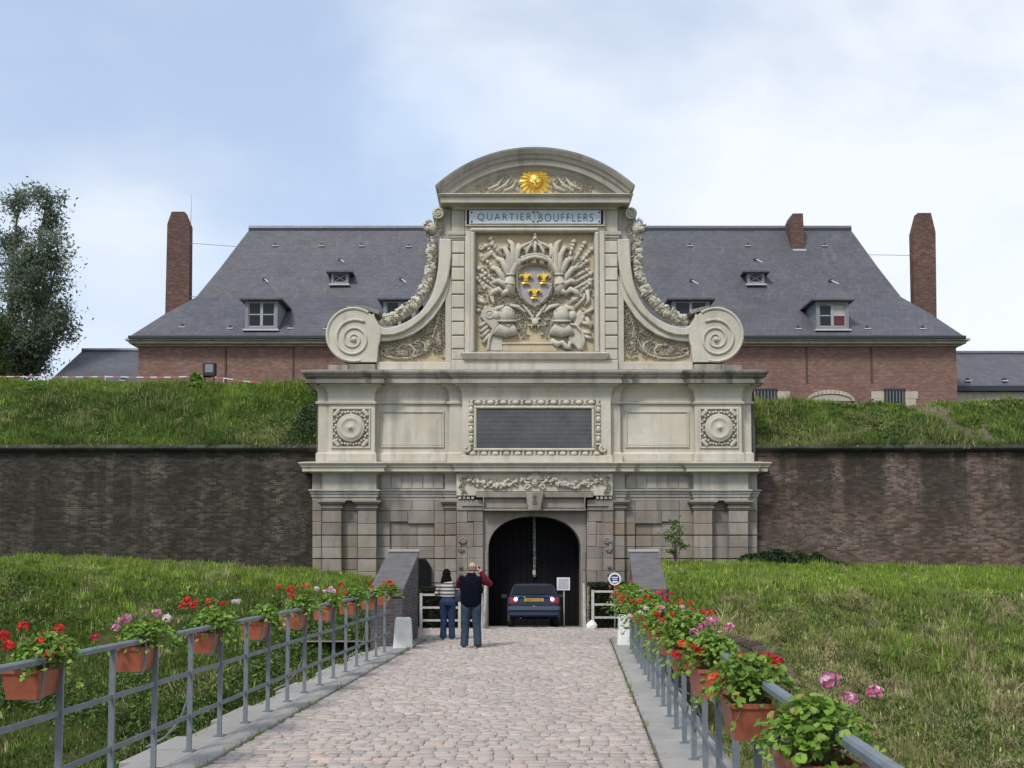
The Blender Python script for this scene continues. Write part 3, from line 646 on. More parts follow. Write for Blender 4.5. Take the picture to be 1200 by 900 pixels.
# low annexes on both sides
def annex(pts_ridge, eave_y, x_out, x_in, label, vents, hip):
    Y0,Y1=60.0,64.5; t=thing('annex', label, 'house', (U(x_in,430,Y0).x,62,6))
    rz=U(0,pts_ridge[2],Y1).z; ez=U(0,eave_y,Y0).z
    xr0,xr1=U(pts_ridge[0],0,Y1).x,U(pts_ridge[1],0,Y1).x; xo=U(x_out,eave_y,Y0).x; xi=U(x_in,eave_y,Y0).x
    ends=((xo,xr0),(xi,xr1)) if hip<0 else ((xi,xr0),(xo,xr1))
    m=MB(); (e0,q0),(e1,q1)=ends; m.add([(e0,Y0,ez),(e1,Y0,ez),(q1,Y1,rz),(q0,Y1,rz),(e0,2*Y1-Y0,ez),(e1,2*Y1-Y0,ez)],[(0,1,2,3),(1,5,2),(5,4,3,2),(4,0,3)]); m.build('roof', M['slate'], t)
    m=MB(); m.tube([(q0,Y1,rz),(q1,Y1,rz)],.16,6); m.build('ridge_cap', M['lead'], t)
    m=MB(); m.box(e0,e1,Y0-.1,Y0+.1,ez-.3,ez-.01); m.build('gutter', M['gutter'], t)
    m=MB(); m.box(e0+.2,e1-.2,Y0+.2,2*Y1-Y0-.2,5,ez-.32); m.build('wall', M['cornice'], t)
    for px,py in vents:
        f=(U(px,py,Y0).z-ez)/(rz-ez)*.93; vent(px,py,t,Y0+(Y1-Y0)*max(.02,f))
    return t
annex((107,172,411), 448, 56, 172, 'low slate roofed annex at the left end of the brick house', ((63,445.5),(101,445.5),(144,445.5)), -1)
annex((1110,1196,414), 452, 1235, 1110, 'low slate roofed annex at the right end of the brick house', ((1134,446),(1177,446)), 1)
# broad-leaved weeds and leaning tussocks among the grass
def tussocks(name, nc, per, x0,x1,y0,y1,fz,L,w,cols,keep=None):
    cx=rng.uniform(x0,x1,nc); cy=rng.uniform(y0,y1,nc); k=np.ones(nc,bool) if keep is None else keep(cx,cy,fz(cx,cy)); k&=seen(np.stack([cx,cy,fz(cx,cy)],1)); cx=cx[k]; cy=cy[k]; nc=len(cx)
    ci=np.repeat(np.arange(nc),per); n=len(ci); az0=rng.uniform(0,6.28,nc); col=np.asarray(cols)[rng.integers(0,len(cols),nc)]
    x=cx[ci]+rng.normal(0,.07,n); y=cy[ci]+rng.normal(0,.07,n); z=fz(x,y)
    az=az0[ci]+rng.normal(0,.9,n); l=L*rng.uniform(.5,1.3,n); rise=rng.uniform(.25,.8,n); dx=np.cos(az); dy=np.sin(az)-.25
    P0=np.stack([x,y,z-.02],1); P1=P0+np.stack([dx*l*.35,dy*l*.35,l*rise*.7],1); P2=P0+np.stack([dx*l,dy*l,l*rise*.55-.1*l],1); s=np.stack([-dy,dx,0*dx],1)*(w*rng.uniform(.6,1.3,n))[:,None]
    V=np.stack([P0-s,P0+s,P1-s*.8,P1+s*.8,P2],1).reshape(-1,3); o=np.arange(n)*5; F=np.concatenate([np.stack([o,o+1,o+3],1),np.stack([o,o+3,o+2],1),np.stack([o+2,o+3,o+4],1)])
    c=col[ci]*rng.uniform(.7,1.3,(n,1)); C=np.ones((n,5,4)); C[:,:,:3]=c[:,None,:]; return tag(link(name,np_mesh(name,V,F,M['blade'],col=C.reshape(-1,4))),kind='stuff')
tussocks('dry_grass',760,26,2.5,20,14,27.0,z_bank,.42,.008,[STRAW,OL,(.34,.30,.16),(.27,.25,.11)],lambda x,y,z: notpit(x,y,z)&(vnoise(x,y,1.2,51)>.47))
tussocks('dry_grass',260,24,-20,-3,15,27,z_bank,.32,.008,[OL,(.30,.27,.13),MID],lambda x,y,z: notpit(x,y,z)&(vnoise(x,y,1.4,52)>.55))
tussocks('dry_grass',260,24,-21,21,38.6,42.6,z_ramp,.38,.010,[OL,STRAW,MID,(.28,.25,.12)],lambda x,y,z:(np.abs(x-.8)>7.5)&(vnoise(x,y,1.5,53)>.48)&~is_dirt(x,y))
def weeds(nc,per,x0,x1,y0,y1,fz,size,cols,keep):
    cx=rng.uniform(x0,x1,nc); cy=rng.uniform(y0,y1,nc); k=keep(cx,cy,fz(cx,cy)); cx=cx[k]; cy=cy[k]; ci=np.repeat(np.arange(len(cx)),per); n=len(ci)
    x=cx[ci]+rng.normal(0,.16,n); y=cy[ci]+rng.normal(0,.16,n); P=np.stack([x,y,fz(x,y)+rng.uniform(.02,.20,n)],1); P=P[seen(P)]; n=len(P)
    N=rng.normal(0,.6,(n,3)); N[:,2]+=1; N/=np.linalg.norm(N,axis=1)[:,None]; A=np.cross(N,rng.normal(0,1,(n,3))); A/=np.linalg.norm(A,axis=1)[:,None]; Bv=np.cross(N,A); s=size*rng.uniform(.5,1.4,n); a=A*s[:,None]; b=Bv*(s*.45)[:,None]
    V=np.stack([P-a,P+b,P+a,P-b],1).reshape(-1,3); c=np.asarray(cols)[rng.integers(0,len(cols),n)]*rng.uniform(.7,1.3,(n,1)); C=np.ones((n,4,4)); C[:,:,:3]=c[:,None,:]
    return tag(link('weeds',np_mesh('weeds',V,np.arange(4*n).reshape(-1,4),M['leaf'],col=C.reshape(-1,4))),kind='stuff')
WC=[(.095,.155,.035),(.052,.10,.024),(.13,.205,.04)]
weeds(3400,26,-20,-3,14,27.5,z_bank,.050,WC,lambda x,y,z: notpit(x,y,z)&(vnoise(x,y,1.6,54)>.42))
weeds(1500,22,2.5,20,14,27,z_bank,.042,WC,lambda x,y,z: notpit(x,y,z)&(vnoise(x,y,1.6,55)>.52))
weeds(1500,26,-21,21,38.6,43.5,z_ramp,.06,WC,lambda x,y,z:(np.abs(x-.8)>7.5)&(vnoise(x,y,1.6,56)>.45)&~is_dirt(x,y))

# grass growing in the joints along the kerbs
kx=[];ky=[]
for _ in range(230):
    s_,d_=random.choice(((-3.374,0),(-3.374,0),(.764,0),(-4.02,1),(1.42,1))); dd=random.uniform(9,24) if random.random()<.8 else random.uniform(20,24)
    for _k in range(random.randint(3,12)): kx.append(s_+random.gauss(0,.018 if d_==0 else .05)+.06*dd); ky.append(dd+random.gauss(0,.05))
kx=np.array(kx); ky=np.array(ky); n=len(kx); P0=np.stack([kx,ky,np.full(n,-.02)],1); a_=rng.uniform(0,6.28,n); w_=np.stack([np.cos(a_),np.sin(a_),0*a_],1)*.006; h_=rng.uniform(.04,.11,n)
V=np.stack([P0-w_,P0+w_,P0+np.stack([rng.normal(0,.03,n),rng.normal(0,.03,n),h_],1)],1).reshape(-1,3); c_=mixc(MID,OL,rng.random(n)); C=np.ones((n,3,4)); C[:,:,:3]=c_[:,None,:]
tag(link('grass',np_mesh('grass',V,np.arange(3*n).reshape(-1,3),M['blade'],col=C.reshape(-1,4))),kind='stuff')
# ================================================================== THE GATE
X0 = U(626.7,450,YF-.4).x; ZG = zroad(38)-.12
gate = thing('fortress_gate', 'pale baroque stone fortress gate with a round topped pediment and side scrolls', 'gate', (X0,YF,ZG))
def PX(px,py,p,s=0):
    v=U(px,py,YF-p); return (v.x if s==0 else 2*X0-v.x, v.z)
def PP(pts,p,s=0): return [PX(a,b,p,s) for a,b in pts]
def zz(py,p): return U(600,py,YF-p).z
def rect(xa,xb,ya,yb,p,s=0):
    ym=(ya+yb)/2; a=PX(xa,ym,p,s)[0]; b=PX(xb,ym,p,s)[0]; return min(a,b),max(a,b),zz(yb,p),zz(ya,p)
def mould(mb, xl, xr, p, prof, ml=1, mr=1, back=-.3):
    mb.ring([[(xl-q*ml,YF-back,z),(xl-q*ml,YF-p-q,z),(xr+q*mr,YF-p-q,z),(xr+q*mr,YF-back,z)] for z,q in prof]); return mb
def mouldpx(mat, name, xa, xb, p, prof, ml=1, mr=1, mirror=True, back=-.3, par=None):
    """profile in (py, q), bottom to top"""
    for s in ((0,1) if mirror else (0,)):
        ym=prof[0][0]; a=PX(xa,ym,p,s)[0]; b=PX(xb,ym,p,s)[0]; l_,r_=(ml,mr) if s==0 else (mr,ml)
        m=MB(); mould(m,min(a,b),max(a,b),p,[(zz(py,p+q),q) for py,q in prof],l_,r_,back); m.build(name, M[mat], par or gate)
def block(mat,name,xa,xb,ya,yb,p,back,c=.02,mirror=True,par=None,gap=.004):
    for s in ((0,1) if mirror else (0,)):
        a,b,z0,z1=rect(xa,xb,ya,yb,p,s); m=MB(); m.cbox(a+gap,b-gap,YF-back,YF-p,z0+gap,z1-gap,c); m.build(name,M[mat],par or gate)
def poly(mat,name,pts,p,back,c=.02,mirror=True,par=None):
    for s in ((0,1) if mirror else (0,)):
        m=MB(); m.prism(PP(pts,p,s),YF-back,YF-p,c); m.build(name,M[mat],par or gate)
def frame(mat,name,xa,xb,ya,yb,w,p,back,c=.015,mirror=True,par=None):
    for s in ((0,1) if mirror else (0,)):
        a,b,z0,z1=rect(xa,xb,ya,yb,p,s); w_=w/33.; m=MB()
        for q in ((a,b,z1-w_,z1),(a,b,z0,z0+w_),(a,a+w_,z0+w_+.001,z1-w_-.001),(b-w_,b,z0+w_+.001,z1-w_-.001)): m.cbox(q[0],q[1],YF-back,YF-p,q[2],q[3],c)
        m.build(name,M[mat],par or gate)
# --- core masonry behind the dressed face
xl,xr=XGL+.12,XGR-.12; ax0,ax1=U(568,680,YF).x,U(685.3,680,YF).x; zA=U(0,601,YF).z; z2=U(0,434,YF).z-.1
m=MB(); m.box(xl,ax0,YF+.02,YF+6,-1.5,z2); m.box(ax1,xr,YF+.02,YF+6,-1.5,z2); m.box(ax0,ax1,YF+.02,YF+6,zA,z2); m.box(ax0,ax1,YF+5,YF+6,-1.5,zA)
m.build('core_masonry', M['joint'], gate)
# --- rusticated ground storey, stone by stone
cols=[(366,377,.14),(377,400,.55),(400,419,.24),(419,441,.55),(441,457,.14),(457,483,.04),(483,509,.04),(509,521.5,.14),(521.5,535,.32),(535,551,.46),(551,566.3,.46)]
deep=[598,627,654.6,683,711,739]
for i,(xa,xb,p) in enumerate(cols):
    for k in range(5):
        ya,yb=deep[k],deep[k+1]; ym=(ya+yb)/2+random.uniform(-1.2,1.2)
        top,bot=ya+.75,yb-.1
        rows=[(top,ym),(ym,bot)]
        for j,(a,b) in enumerate(rows):
            pp=p
            if xa in (457,483) and b<615: pp=.14
            if xa in (535,551): a+= -.9 if j==0 else 0
            xa2,xb2=xa,xb
            if xa==535: xb2=551+(4 if (j+k)%2 else -3)
            if xa==551: xa2=551+(4 if (j+k)%2 else -3)
            if xa==457: xb2=483+(6 if (j+k)%2 else -5)
            if xa==483: xa2=483+(6 if (j+k)%2 else -5)
            pj=pp+random.uniform(-.012,.012)
            block('low_stone','stone_block',xa2,xb2,a,b,pj,pj-.3,.016)
# recessed niche roof and side door
for s in (0,):
    a,b,z0,z1=rect(490,505.5,655.5,739,.16,s); m=MB(); m.prism([(a,z0),(b,z0),(b,z1-.3),(b-.12,z1-.1),(b-.2,z1),(a,z1)],YF-.1,YF-.19); m.build('side_doorway',M['black'],gate)
# capitals and the band course
for xa,xb,p in ((377,400,.55),(419,441,.55),(521.5,535,.32)):
    mouldpx('low_stone','capital',xa,xb,p,[(598,0),(595.6,0),(595.4,.05),(593.6,.05),(593.4,.01),(591.5,.02),(590.5,.09),(588.5,.12),(588.3,.16),(586.3,.16)])
for xa,xb,p in ((366,377,.14),(400,419,.22),(441,457,.14),(457,483,.14),(483,509,.14),(509,521.5,.14)):
    block('low_stone','stone_block',xa,xb,586.5,598.6,p,p-.3,.016)
# architrave with fasciae, frieze and first cornice, each broken forward over the pilasters
SEG=[(366,377,.14,1,0),(377,441,.55,1,1),(441,521.5,.14,0,0),(521.5,541,.32,1,0)]
for xa,xb,p,ml,mr in SEG:
    mouldpx('grey_stone','architrave',xa,xb,p,[(586.4,0),(582.4,0),(582.2,.04),(578.6,.04),(578.4,.08),(576.2,.08),(575.2,.13),(573.6,.13),(573.2,.0)],ml,mr)
    mouldpx('grey_stone','frieze',xa,xb,p,[(573.2,0),(555.6,0)],ml,mr)
    mouldpx('cream','cornice',xa,xb,p,[(555.6,0),(554.4,.06),(553.6,.12),(552.6,.16),(552.4,.30),(547.4,.31),(547.2,.35),(545.6,.36),(544.2,.40),(542.6,.43),(541.6,.43),(540.9,.05)],ml,mr)
mouldpx('cream','cornice',541,712.4,.62,[(555.6,0),(554.4,.06),(553.6,.10),(552.6,.13),(552.4,.24),(547.4,.25),(547.2,.29),(545.6,.30),(544.2,.34),(542.6,.37),(541.6,.37),(540.9,.05)],1,1,False)
# fluted blocks in the frieze of the side bays
for i in range(6):
    xa=446+i*12.5; block('grey_stone','frieze_block',xa,xa+11.6,557.5,572.5,.17,.0,.012)
# frieze over the portal with its festoons
frz=[(535,554.6),(718,554.6),(718,581),(695,581),(695,576),(558,576),(558,581),(535,581)]
poly('cream','festoon_frieze',frz,.60,.1,.015,False)
for i in range(4): block('cream','dentil',537+i*5,540.6+i*5,581.5,585,.56,.3,.01)
block('low_stone','portal_pier',535,566,585.3,598.2,.50,.1,.015)
# eared portal architrave, lintel panels, keystone
poly('low_stone','portal_architrave',[(558,576.4),(695,576.4),(695,583),(686,583),(686,598),(684.5,598),(684.5,583),(567.5,583),(567.5,598),(566,598),(566,583),(558,583)],.66,.2,.012,False)
block('low_stone','lintel_stone',567.5,619,583.2,596,.52,.2,.03)
poly('low_stone','lintel_ledge',[(566,596.2),(687,596.2),(687,598.6),(566,598.6)],.64,.2,.012,False)
poly('low_stone','keystone',[(615.5,576.2),(637.5,576.2),(633.8,598.8),(619.4,598.8)],.80,.3,.03,False)
for (xa,xb,ya,yb) in ((624.6,628.6,580.5,583.0),(625.4,627.6,583.6,586.6),(624.2,628.8,587,590.5)):
    a,b,z0,z1=rect(xa,xb,ya,yb,.82); m=MB(); m.box(a,b,YF-.8,YF-.825,z0,z1); m.build('carved_mark',M['joint'],gate)
block('low_stone','pier_moulding',541.5,566,591.6,593.4,.55,.3,.008)
# arch panel
ar=[]; n=28
for i in range(n+1):
    a=math.pi*i/n; ca,sa=math.cos(a),math.sin(a); e=2.25
    ar.append((626.4+54.4*math.copysign(abs(ca)**(2/e),ca), 645-40.2*abs(sa)**(2/e)))
inner=[(626.4+54.4,739)]+ar+[(626.4-54.4,739)]
zq=[PX(a,b,.30) for a,b in inner]
outl=[PX(566,739,.30),PX(566,598.8,.30),PX(687,598.8,.30),PX(687,739,.30)]+zq
m=MB(); m.prism(outl,YF+1.0,YF-.30,0); m.build('arch_panel',M['low_stone'],gate)
for k in range(4):
    block('low_stone','jamb_stone',567.4,571.4,646+k*23,646+(k+1)*23-.6,.325,.25,.012)
# dark doors in the archway
for s in (0,1):
    a,b,z0,z1=rect(570,625.9,603,742,-.72,s); m=MB(); m.box(a,b,YF+.80,YF+.86,z0,z1); dl=m.build('door_leaf',M['black'],gate)
    nP=7
    for k in range(nP):
        xa_=a+(b-a)*k/nP; m=MB(); m.cbox(xa_+.004,a+(b-a)*(k+1)/nP-.004,YF+.799,YF+.77,z0,z1,.006); m.build('plank',M['black'],dl)
m=MB(); c0=U(626.2,604,YF+.72); c1=U(626.2,676,YF+.72); nn=30; pts=[]
for i in range(nn+1):
    t=i/nn; pts.append((c0.x+random.uniform(-.012,.012),YF+.70,c0.z+(c1.z-c0.z)*t))
m.tube(pts,[.045+.02*(i%2) for i in range(nn+1)],6); m.build('pale_strip',plain('pale_mottled',(.27,.28,.26),.7,.2,var=.7,scale=6),gate)  # pale lumpy strip down the line where the door leaves meet
m=MB(); q=U(626.0,671,YF+.66); m.cbox(q.x-.055,q.x+.055,YF+.72,YF+.64,q.z-.08,q.z+.08,.012); m.build('strip_tag',M['worn_white'],gate)  # small white block near the lower end of the strip
# scroll consoles on the piers
def spiral(mb,cx,cy,r0,r1,turns,p,th,s=0,start=0.,hand=1,n=40,flat=1):
    pts=[]; 
    for i in range(n+1):
        t=i/n; r=r0+(r1-r0)*t**.8; a=start+hand*2*math.pi*turns*t
        x,z=PX(cx+r*math.cos(a),cy+r*math.sin(a),p,s); pts.append((x,YF-p,z))
    mb.tube(pts,[th*(1-.45*i/n) for i in range(n+1)],6)
for s in (0,1):
    m=MB(); spiral(m,542.6,634,4.2,.8,1.6,.50,.05,s,math.pi*.9,1); spiral(m,540.5,645,2.6,.6,1.1,.5,.05,s,0,-1,24)
    a=PX(538.6,637,.5,s);b=PX(537.8,644,.5,s); m.tube([(a[0],YF-.48,a[1]),(b[0],YF-.48,b[1])],.06,6); x,z=PX(542.6,634,.5,s); m.ball((x,YF-.5,z),.05,8,5); m.build('scroll_console',M['low_stone'],gate)
    m=MB(); 
    for yy in (663.5,672): a,b,z0,z1=rect(538,542,yy,yy+2.6,.52,s); m.cbox(a,b,YF-.4,YF-.53,z0,z1,.012)
    m.build('iron_pintle',M['joint'],gate)
# ------------------------------------------------------------------ attic storey
AT=[(372.6,384.5,.20,1,0),(384.5,438.8,.52,1,1),(438.8,526.5,.14,0,0),(526.5,541.5,.34,1,0)]
for xa,xb,p,ml,mr in AT:
    mouldpx('cream','attic_base',xa,xb,p,[(541,.07),(531.5,.07),(530.2,.03),(529.8,0)],ml,mr)
    mouldpx('cream','attic_wall',xa,xb,p,[(529.8,0),(473.4,0)],ml,mr)
    mouldpx('cream','string_course',xa,xb,p,[(473.4,0),(473,.07),(470.6,.08),(470.2,.01)],ml,mr)
    mouldpx('cream','attic_frieze',xa,xb,p,[(470.2,0),(460,.02),(456,.07),(453,.14),(451.4,.22),(451.2,.26),(449.4,.26)],ml,mr)
    mouldpx('dirty_stone' if xa<438 else 'grey_stone','cornice',xa,xb,p,[(449.4,.30),(448.8,.38),(444.6,.39),(444.2,.34),(442.6,.36),(440.6,.44),(440.2,.42),(437,.50),(435.4,.52),(433.8,.52),(433.2,.1)],ml,mr)
mouldpx('cream','central_block',541.5,716,.58,[(541,.05),(534,.05),(533.5,0),(470,0),(460,.02),(455,.08),(452,.16),(451.4,.24),(449.4,.24)],1,1,False)
mouldpx('grey_stone','cornice',541.5,716,.58,[(449.4,.28),(448.8,.34),(444.6,.35),(444.2,.30),(442.6,.32),(440.6,.40),(440.2,.38),(437,.46),(435.4,.48),(433.8,.48),(433.2,.1)],1,1,False)
# base joints of the pedestals as proud slabs
for i in range(2): block('cream','base_stone',385+i*27,385+i*27+26.4,531.6,540.6,.605,.3,.012)
for i in range(4): block('cream','base_stone',442+i*20.6,442+i*20.6+20,531.6,540.6,.225,.0,.012)
# blank panels
frame('cream','panel_moulding',445.5,520.5,481.5,524.5,2.2,.19,.1,.015)
block('cream','blank_panel',448.2,517.8,484.2,521.8,.155,.1,.006)
# rosette medallions
for s in (0,1):
    frame_p=.565
    a,b,z0,z1=rect(390.4,432,479.8,523.4,.56,s); 
    m=MB(); m.box(a,b,YF-.5,YF-.535,z0,z1); md=m.build('medallion_panel',M['dirty_stone'],gate)
    m=MB(); w=.06
    for q in ((a-w,b+w,z1,z1+w),(a-w,b+w,z0-w,z0),(a-w,a,z0,z1),(b,b+w,z0,z1)): m.cbox(q[0],q[1],YF-.5,YF-.575,q[2],q[3],.015)
    m.build('medallion_frame',M['cream'],gate)
    cx,cz=(a+b)/2,(z0+z1)/2; R_=(b-a)/2*.80
    m=MB(); m.lathe([(R_,-.0),(R_,.07),(R_*.90,.12),(R_*.84,.10),(R_*.80,.13),(R_*.62,.15),(R_*.56,.12),(R_*.30,.15),(R_*.16,.17),(R_*.08,.23),(.01,.25)],(cx,YF-.53,cz),(0,-1,0),36); m.build('rosette',M['relief'],gate,True)
    m=MB()
    for k in range(36):
        a_=2*math.pi*k/36; rr=(b-a)/2*(.93 if k%2 else 1.0)
        if abs(math.cos(a_))>.75 and abs(math.sin(a_))<.3 or abs(math.sin(a_))>.95: rr*=.93
        x=cx+rr*math.cos(a_); z=cz+rr*math.sin(a_); m.ball((x,YF-.55,z),(.055,.05,.055),6,4)
    for sx_ in (-1,1):
        for sz_ in (-1,1):
            for q in range(4): m.ball((cx+sx_*(b-a)*(.36+.03*q),YF-.56,cz+sz_*(b-a)*(.48-.035*q)),(.08,.06,.08),6,4)
    m.build('corner_leaves',M['relief'],gate,True)
# inscription slab with its egg-and-dart frame
a,b,z0,z1=rect(558.6,693.6,478.8,525,.585); m=MB(); m.box(a,b,YF-.4,YF-.60,z0,z1); m.build('inscription_slab',M['plaque'],gate)
frame('cream','slab_moulding',555.4,696.8,475.6,528.2,3.1,.66,.5,.03,False)
def egg_row(name,pts):
    m=MB()
    for (x,y,v) in pts:
        X,Z=PX(x,y,.62); rx,rz=(.13,.085) if not v else (.085,.13); m.ball((X,YF-.60,Z),(rx,.07,rz),8,5)
    m.build(name,M['cream'],gate,True)
bk=M['dirty_stone']
for (xa,xb,ya,yb) in ((549.5,703.5,468.8,474.6),(549.5,554.6,474.6,530),(698.4,703.5,474.6,530),(546,707.5,529,534)):
    a,b,z0,z1=rect(xa,xb,ya,yb,.59); m=MB(); m.box(a,b,YF-.5,YF-.592,z0,z1); m.build('frame_ground',bk,gate)
egg_row('egg_moulding',[(560+i*14.8,471.6,0) for i in range(10)]); egg_row('egg_moulding',[(554+i*13.2,531.6,0) for i in range(12)])
egg_row('egg_moulding',[(551.9,480+i*11.5,1) for i in range(4)]); egg_row('egg_moulding',[(701.1,480+i*11.5,1) for i in range(4)])
m=MB()
for i in range(11):
    X,Z=PX(552.6+i*14.8,471.6,.62); m.cbox(X-.05,X+.05,YF-.55,YF-.64,Z-.085,Z+.085,.03)
for i in range(11):
    X,Z=PX(560.6+i*13.2,531.6,.62); m.cbox(X-.045,X+.045,YF-.55,YF-.64,Z-.085,Z+.085,.03)
for xx in (551.9,701.1):
    for i in range(5): X,Z=PX(xx,474.5+i*11.5,.62); m.cbox(X-.085,X+.085,YF-.55,YF-.64,Z-.045,Z+.045,.03)
m.build('dart_moulding',M['cream'],gate)['kind']='stuff'
for s in (0,1):
    m=MB(); spiral(m,547,526,4.5,1,1.3,.63,.06,s,-math.pi*.4,1,24); m.build('frame_ear',M['cream'],gate)
# ------------------------------------------------------------------ upper stage
m=MB(); a,b,z0,z1=rect(517,736.5,230,434,.05); m.box(a+.3,b-.3,YF-.05,YF+1.1,z0,z1-.2); 
m.build('core_masonry',M['grey_stone'],gate)
poly('cream','plinth',[(441,424),(529,424),(529,433.4),(441,433.4)],.34,-.6,.02)
poly('cream','plinth',[(529,421.6),(724.4,421.6),(724.4,433.4),(529,433.4)],.44,-.3,.02,False)
ys=[281.2]+[296.5+16*i for i in range(8)]+[421.4]
for k in range(len(ys)-1): block('cream','rusticated_block',529,544.6,ys[k]+.8,ys[k+1],.38,-.1,.03)
block('cream','pier_stone',529,544.6,244.5,270.8,.36,-.1,.012)
mouldpx('cream','pier_capital',529,544.6,.36,[(281.6,.0),(278.4,.02),(278.2,.06),(275.2,.06),(274.9,.10),(271.2,.12),(270.8,.02)],1,0)
block('grey_stone','side_strip',515,529,243.5,300,.22,-.9,.012)
# sill, frame and field of the trophy panel
frame('cream','panel_frame',544.8,709.0,263.6,424,6.6,.42,-.05,.02,False)
frame('cream','panel_frame',551.2,702.4,266.4,418.0,5.0,.50,.1,.05,False)
frame('grey_stone','panel_fillet',556.0,697.8,271.0,413.0,1.6,.36,.1,.02,False)
mouldpx('cream','panel_sill',546.5,707.5,.44,[(421.8,.0),(420.4,.10),(416.5,.16),(413.8,.20),(412.8,.05)],1,1,False,.1)
a,b,z0,z1=rect(556,698,271,414,.22); m=MB(); m.box(a,b,YF+.1,YF-.22,z0,z1); m.build('panel_field',M['yellow'],gate)
# name plates
for (xa,xb,word,cx) in ((549.8,626.6,'QUARTIER',591.2),(627.0,704.2,'BOUFFLERS',663.2)):
    a,b,z0,z1=rect(xa,xb,246.2,262.2,.52); m=MB(); m.cbox(a,b,YF-.42,YF-.52,z0,z1,.008); pl=m.build('name_plate',M['enamel'],gate)
    for x_ in (a+.09,b-.06):
        for z_ in (z0+.08,z1-.08): m=MB(); m.lathe([(.033,0),(.033,.02),(.02,.028)],(x_,YF-.519,z_),(0,-1,0),8); m.build('plate_screw',M['screw'],pl)
    cu=bpy.data.curves.new('lettering','FONT'); cu.body=word; cu.size=.47; cu.extrude=.006; cu.align_x='CENTER'; cu.align_y='CENTER'; cu.space_character=1.28; cu.offset=-.004
    to=bpy.data.objects.new('tmp',cu); COL.objects.link(to); bpy.context.view_layer.update(); dg=bpy.context.evaluated_depsgraph_get(); me=bpy.data.meshes.new_from_object(to.evaluated_get(dg)); bpy.data.objects.remove(to)
    cxx=PX(cx,254.6,.52)[0]; czz=zz(254.9,.52); wtx=max(v.co.x for v in me.vertices)-min(v.co.x for v in me.vertices); htx=max(v.co.y for v in me.vertices)-min(v.co.y for v in me.vertices)
    tgt=(62.5 if word=='QUARTIER' else 63.5)/32.6; kx=tgt/wtx; kz=(9.6/32.6)/htx
    mx_=(max(v.co.x for v in me.vertices)+min(v.co.x for v in me.vertices))/2; mz_=(max(v.co.y for v in me.vertices)+min(v.co.y for v in me.vertices))/2
    for v in me.vertices: x,y,z=v.co; v.co=(cxx+(x-mx_)*kx, YF-.526-z, czz+(y-mz_)*kz)
    me.materials.clear(); me.materials.append(M['letter']); link('lettering',me,pl)
frame('cream','plate_surround',545,709,243.4,265,2.0,.50,.1,.015,False)
# entablature and pediment
mouldpx('cream','entablature',531,722.4,.46,[(245.2,0),(242,.03),(240.6,.10),(238.8,.16),(238,.16),(237.7,.05)],1,1,False)
mouldpx('cream','pediment_cornice',531,722.4,.46,[(237.7,.25),(237.2,.42),(230.6,.44),(230.2,.48),(228.4,.52),(227.0,.55),(226.4,.3)],1,1,False,-1.3)
cx_,cz_=PX(627.3,341.6,.74); RR=PX(627.3,172.2,.74)[1]-cz_
a0=math.atan2(PX(627,218.4,.74)[1]-cz_, PX(743.4,218.4,.74)[0]-cx_)
prof=[(-.80,-1.0),(-.80,.22),(-.74,.24),(-.68,.30),(-.57,.33),(-.55,.46),(-.36,.48),(-.33,.55),(-.22,.60),(-.19,.66),(-.06,.74),(.0,.76),(.0,-1.0)]
m=MB(); rings=[]; n=40
for i in range(n+1):
    a=a0+(math.pi-2*a0)*i/n; rings.append([(cx_+(RR+dr)*math.cos(a),YF-q,cz_+(RR+dr)*math.sin(a)) for dr,q in prof])
m.ring(rings); m.build('pediment_arch',M['grey_stone'],gate)
r_in=RR-.78; zb=zz(226.4,.3); seg=[]
hb_=zb-cz_; xe=math.sqrt(r_in**2-hb_**2)
ah=math.acos(xe/r_in)
seg=[(cx_+r_in*math.cos(ah+(math.pi-2*ah)*i/24),cz_+r_in*math.sin(ah+(math.pi-2*ah)*i/24)) for i in range(25)]
m=MB(); m.prism(seg,YF+1.0,YF-.20); m.build('tympanum',M['yellow'],gate)
# ---- carving helpers: leaf, frond, fruit
def leaf(mb,x,z,y,ang,L,w,h):
    d=(math.cos(ang),math.sin(ang)); nrm=(-d[1],d[0]); P=lambda t,u,k:(x+d[0]*L*t+nrm[0]*w*u,y-k,z+d[1]*L*t+nrm[1]*w*u)
    mb.add([P(0,0,h*.4),P(.35,.5,0),P(.75,.33,.0),P(1,0,h*.5),P(.75,-.33,.0),P(.35,-.5,0),P(.5,0,h)],[(0,6,1),(1,6,2),(2,6,3),(3,6,4),(4,6,5),(5,6,0)])
def acanthus(mb,pts,p,size,s=0,h=.10,n_per=3):
    n_per=int(n_per*1.8)
    """row of curling leaves and berries along a line of the carving"""
    for i in range(len(pts)-1):
        (xa,ya),(xb,yb)=pts[i],pts[i+1]
        for k in range(n_per):
            t=(k+random.random()*.6)/n_per; x,z=PX(xa+(xb-xa)*t,ya+(yb-ya)*t,p,s); X2,Z2=PX(xb,yb,p,s); X1,Z1=PX(xa,ya,p,s); an=math.atan2(Z2-Z1,X2-X1)
            for sd in (-1,1): leaf(mb,x,z,YF-p,an+sd*random.uniform(.5,1.3),size*random.uniform(.7,1.3)/33,size*.5/33,h*random.uniform(.7,1.3))
def fruit(mb,px,py,p,r,s=0):
    x,z=PX(px+random.uniform(-1,1)*r*.5,py+random.uniform(-1,1)*r*.5,p,s); q=r*random.uniform(.35,.6)/33; mb.ball((x,YF-p-random.uniform(0,.1),z),(q,q*1.0,q),7,5)
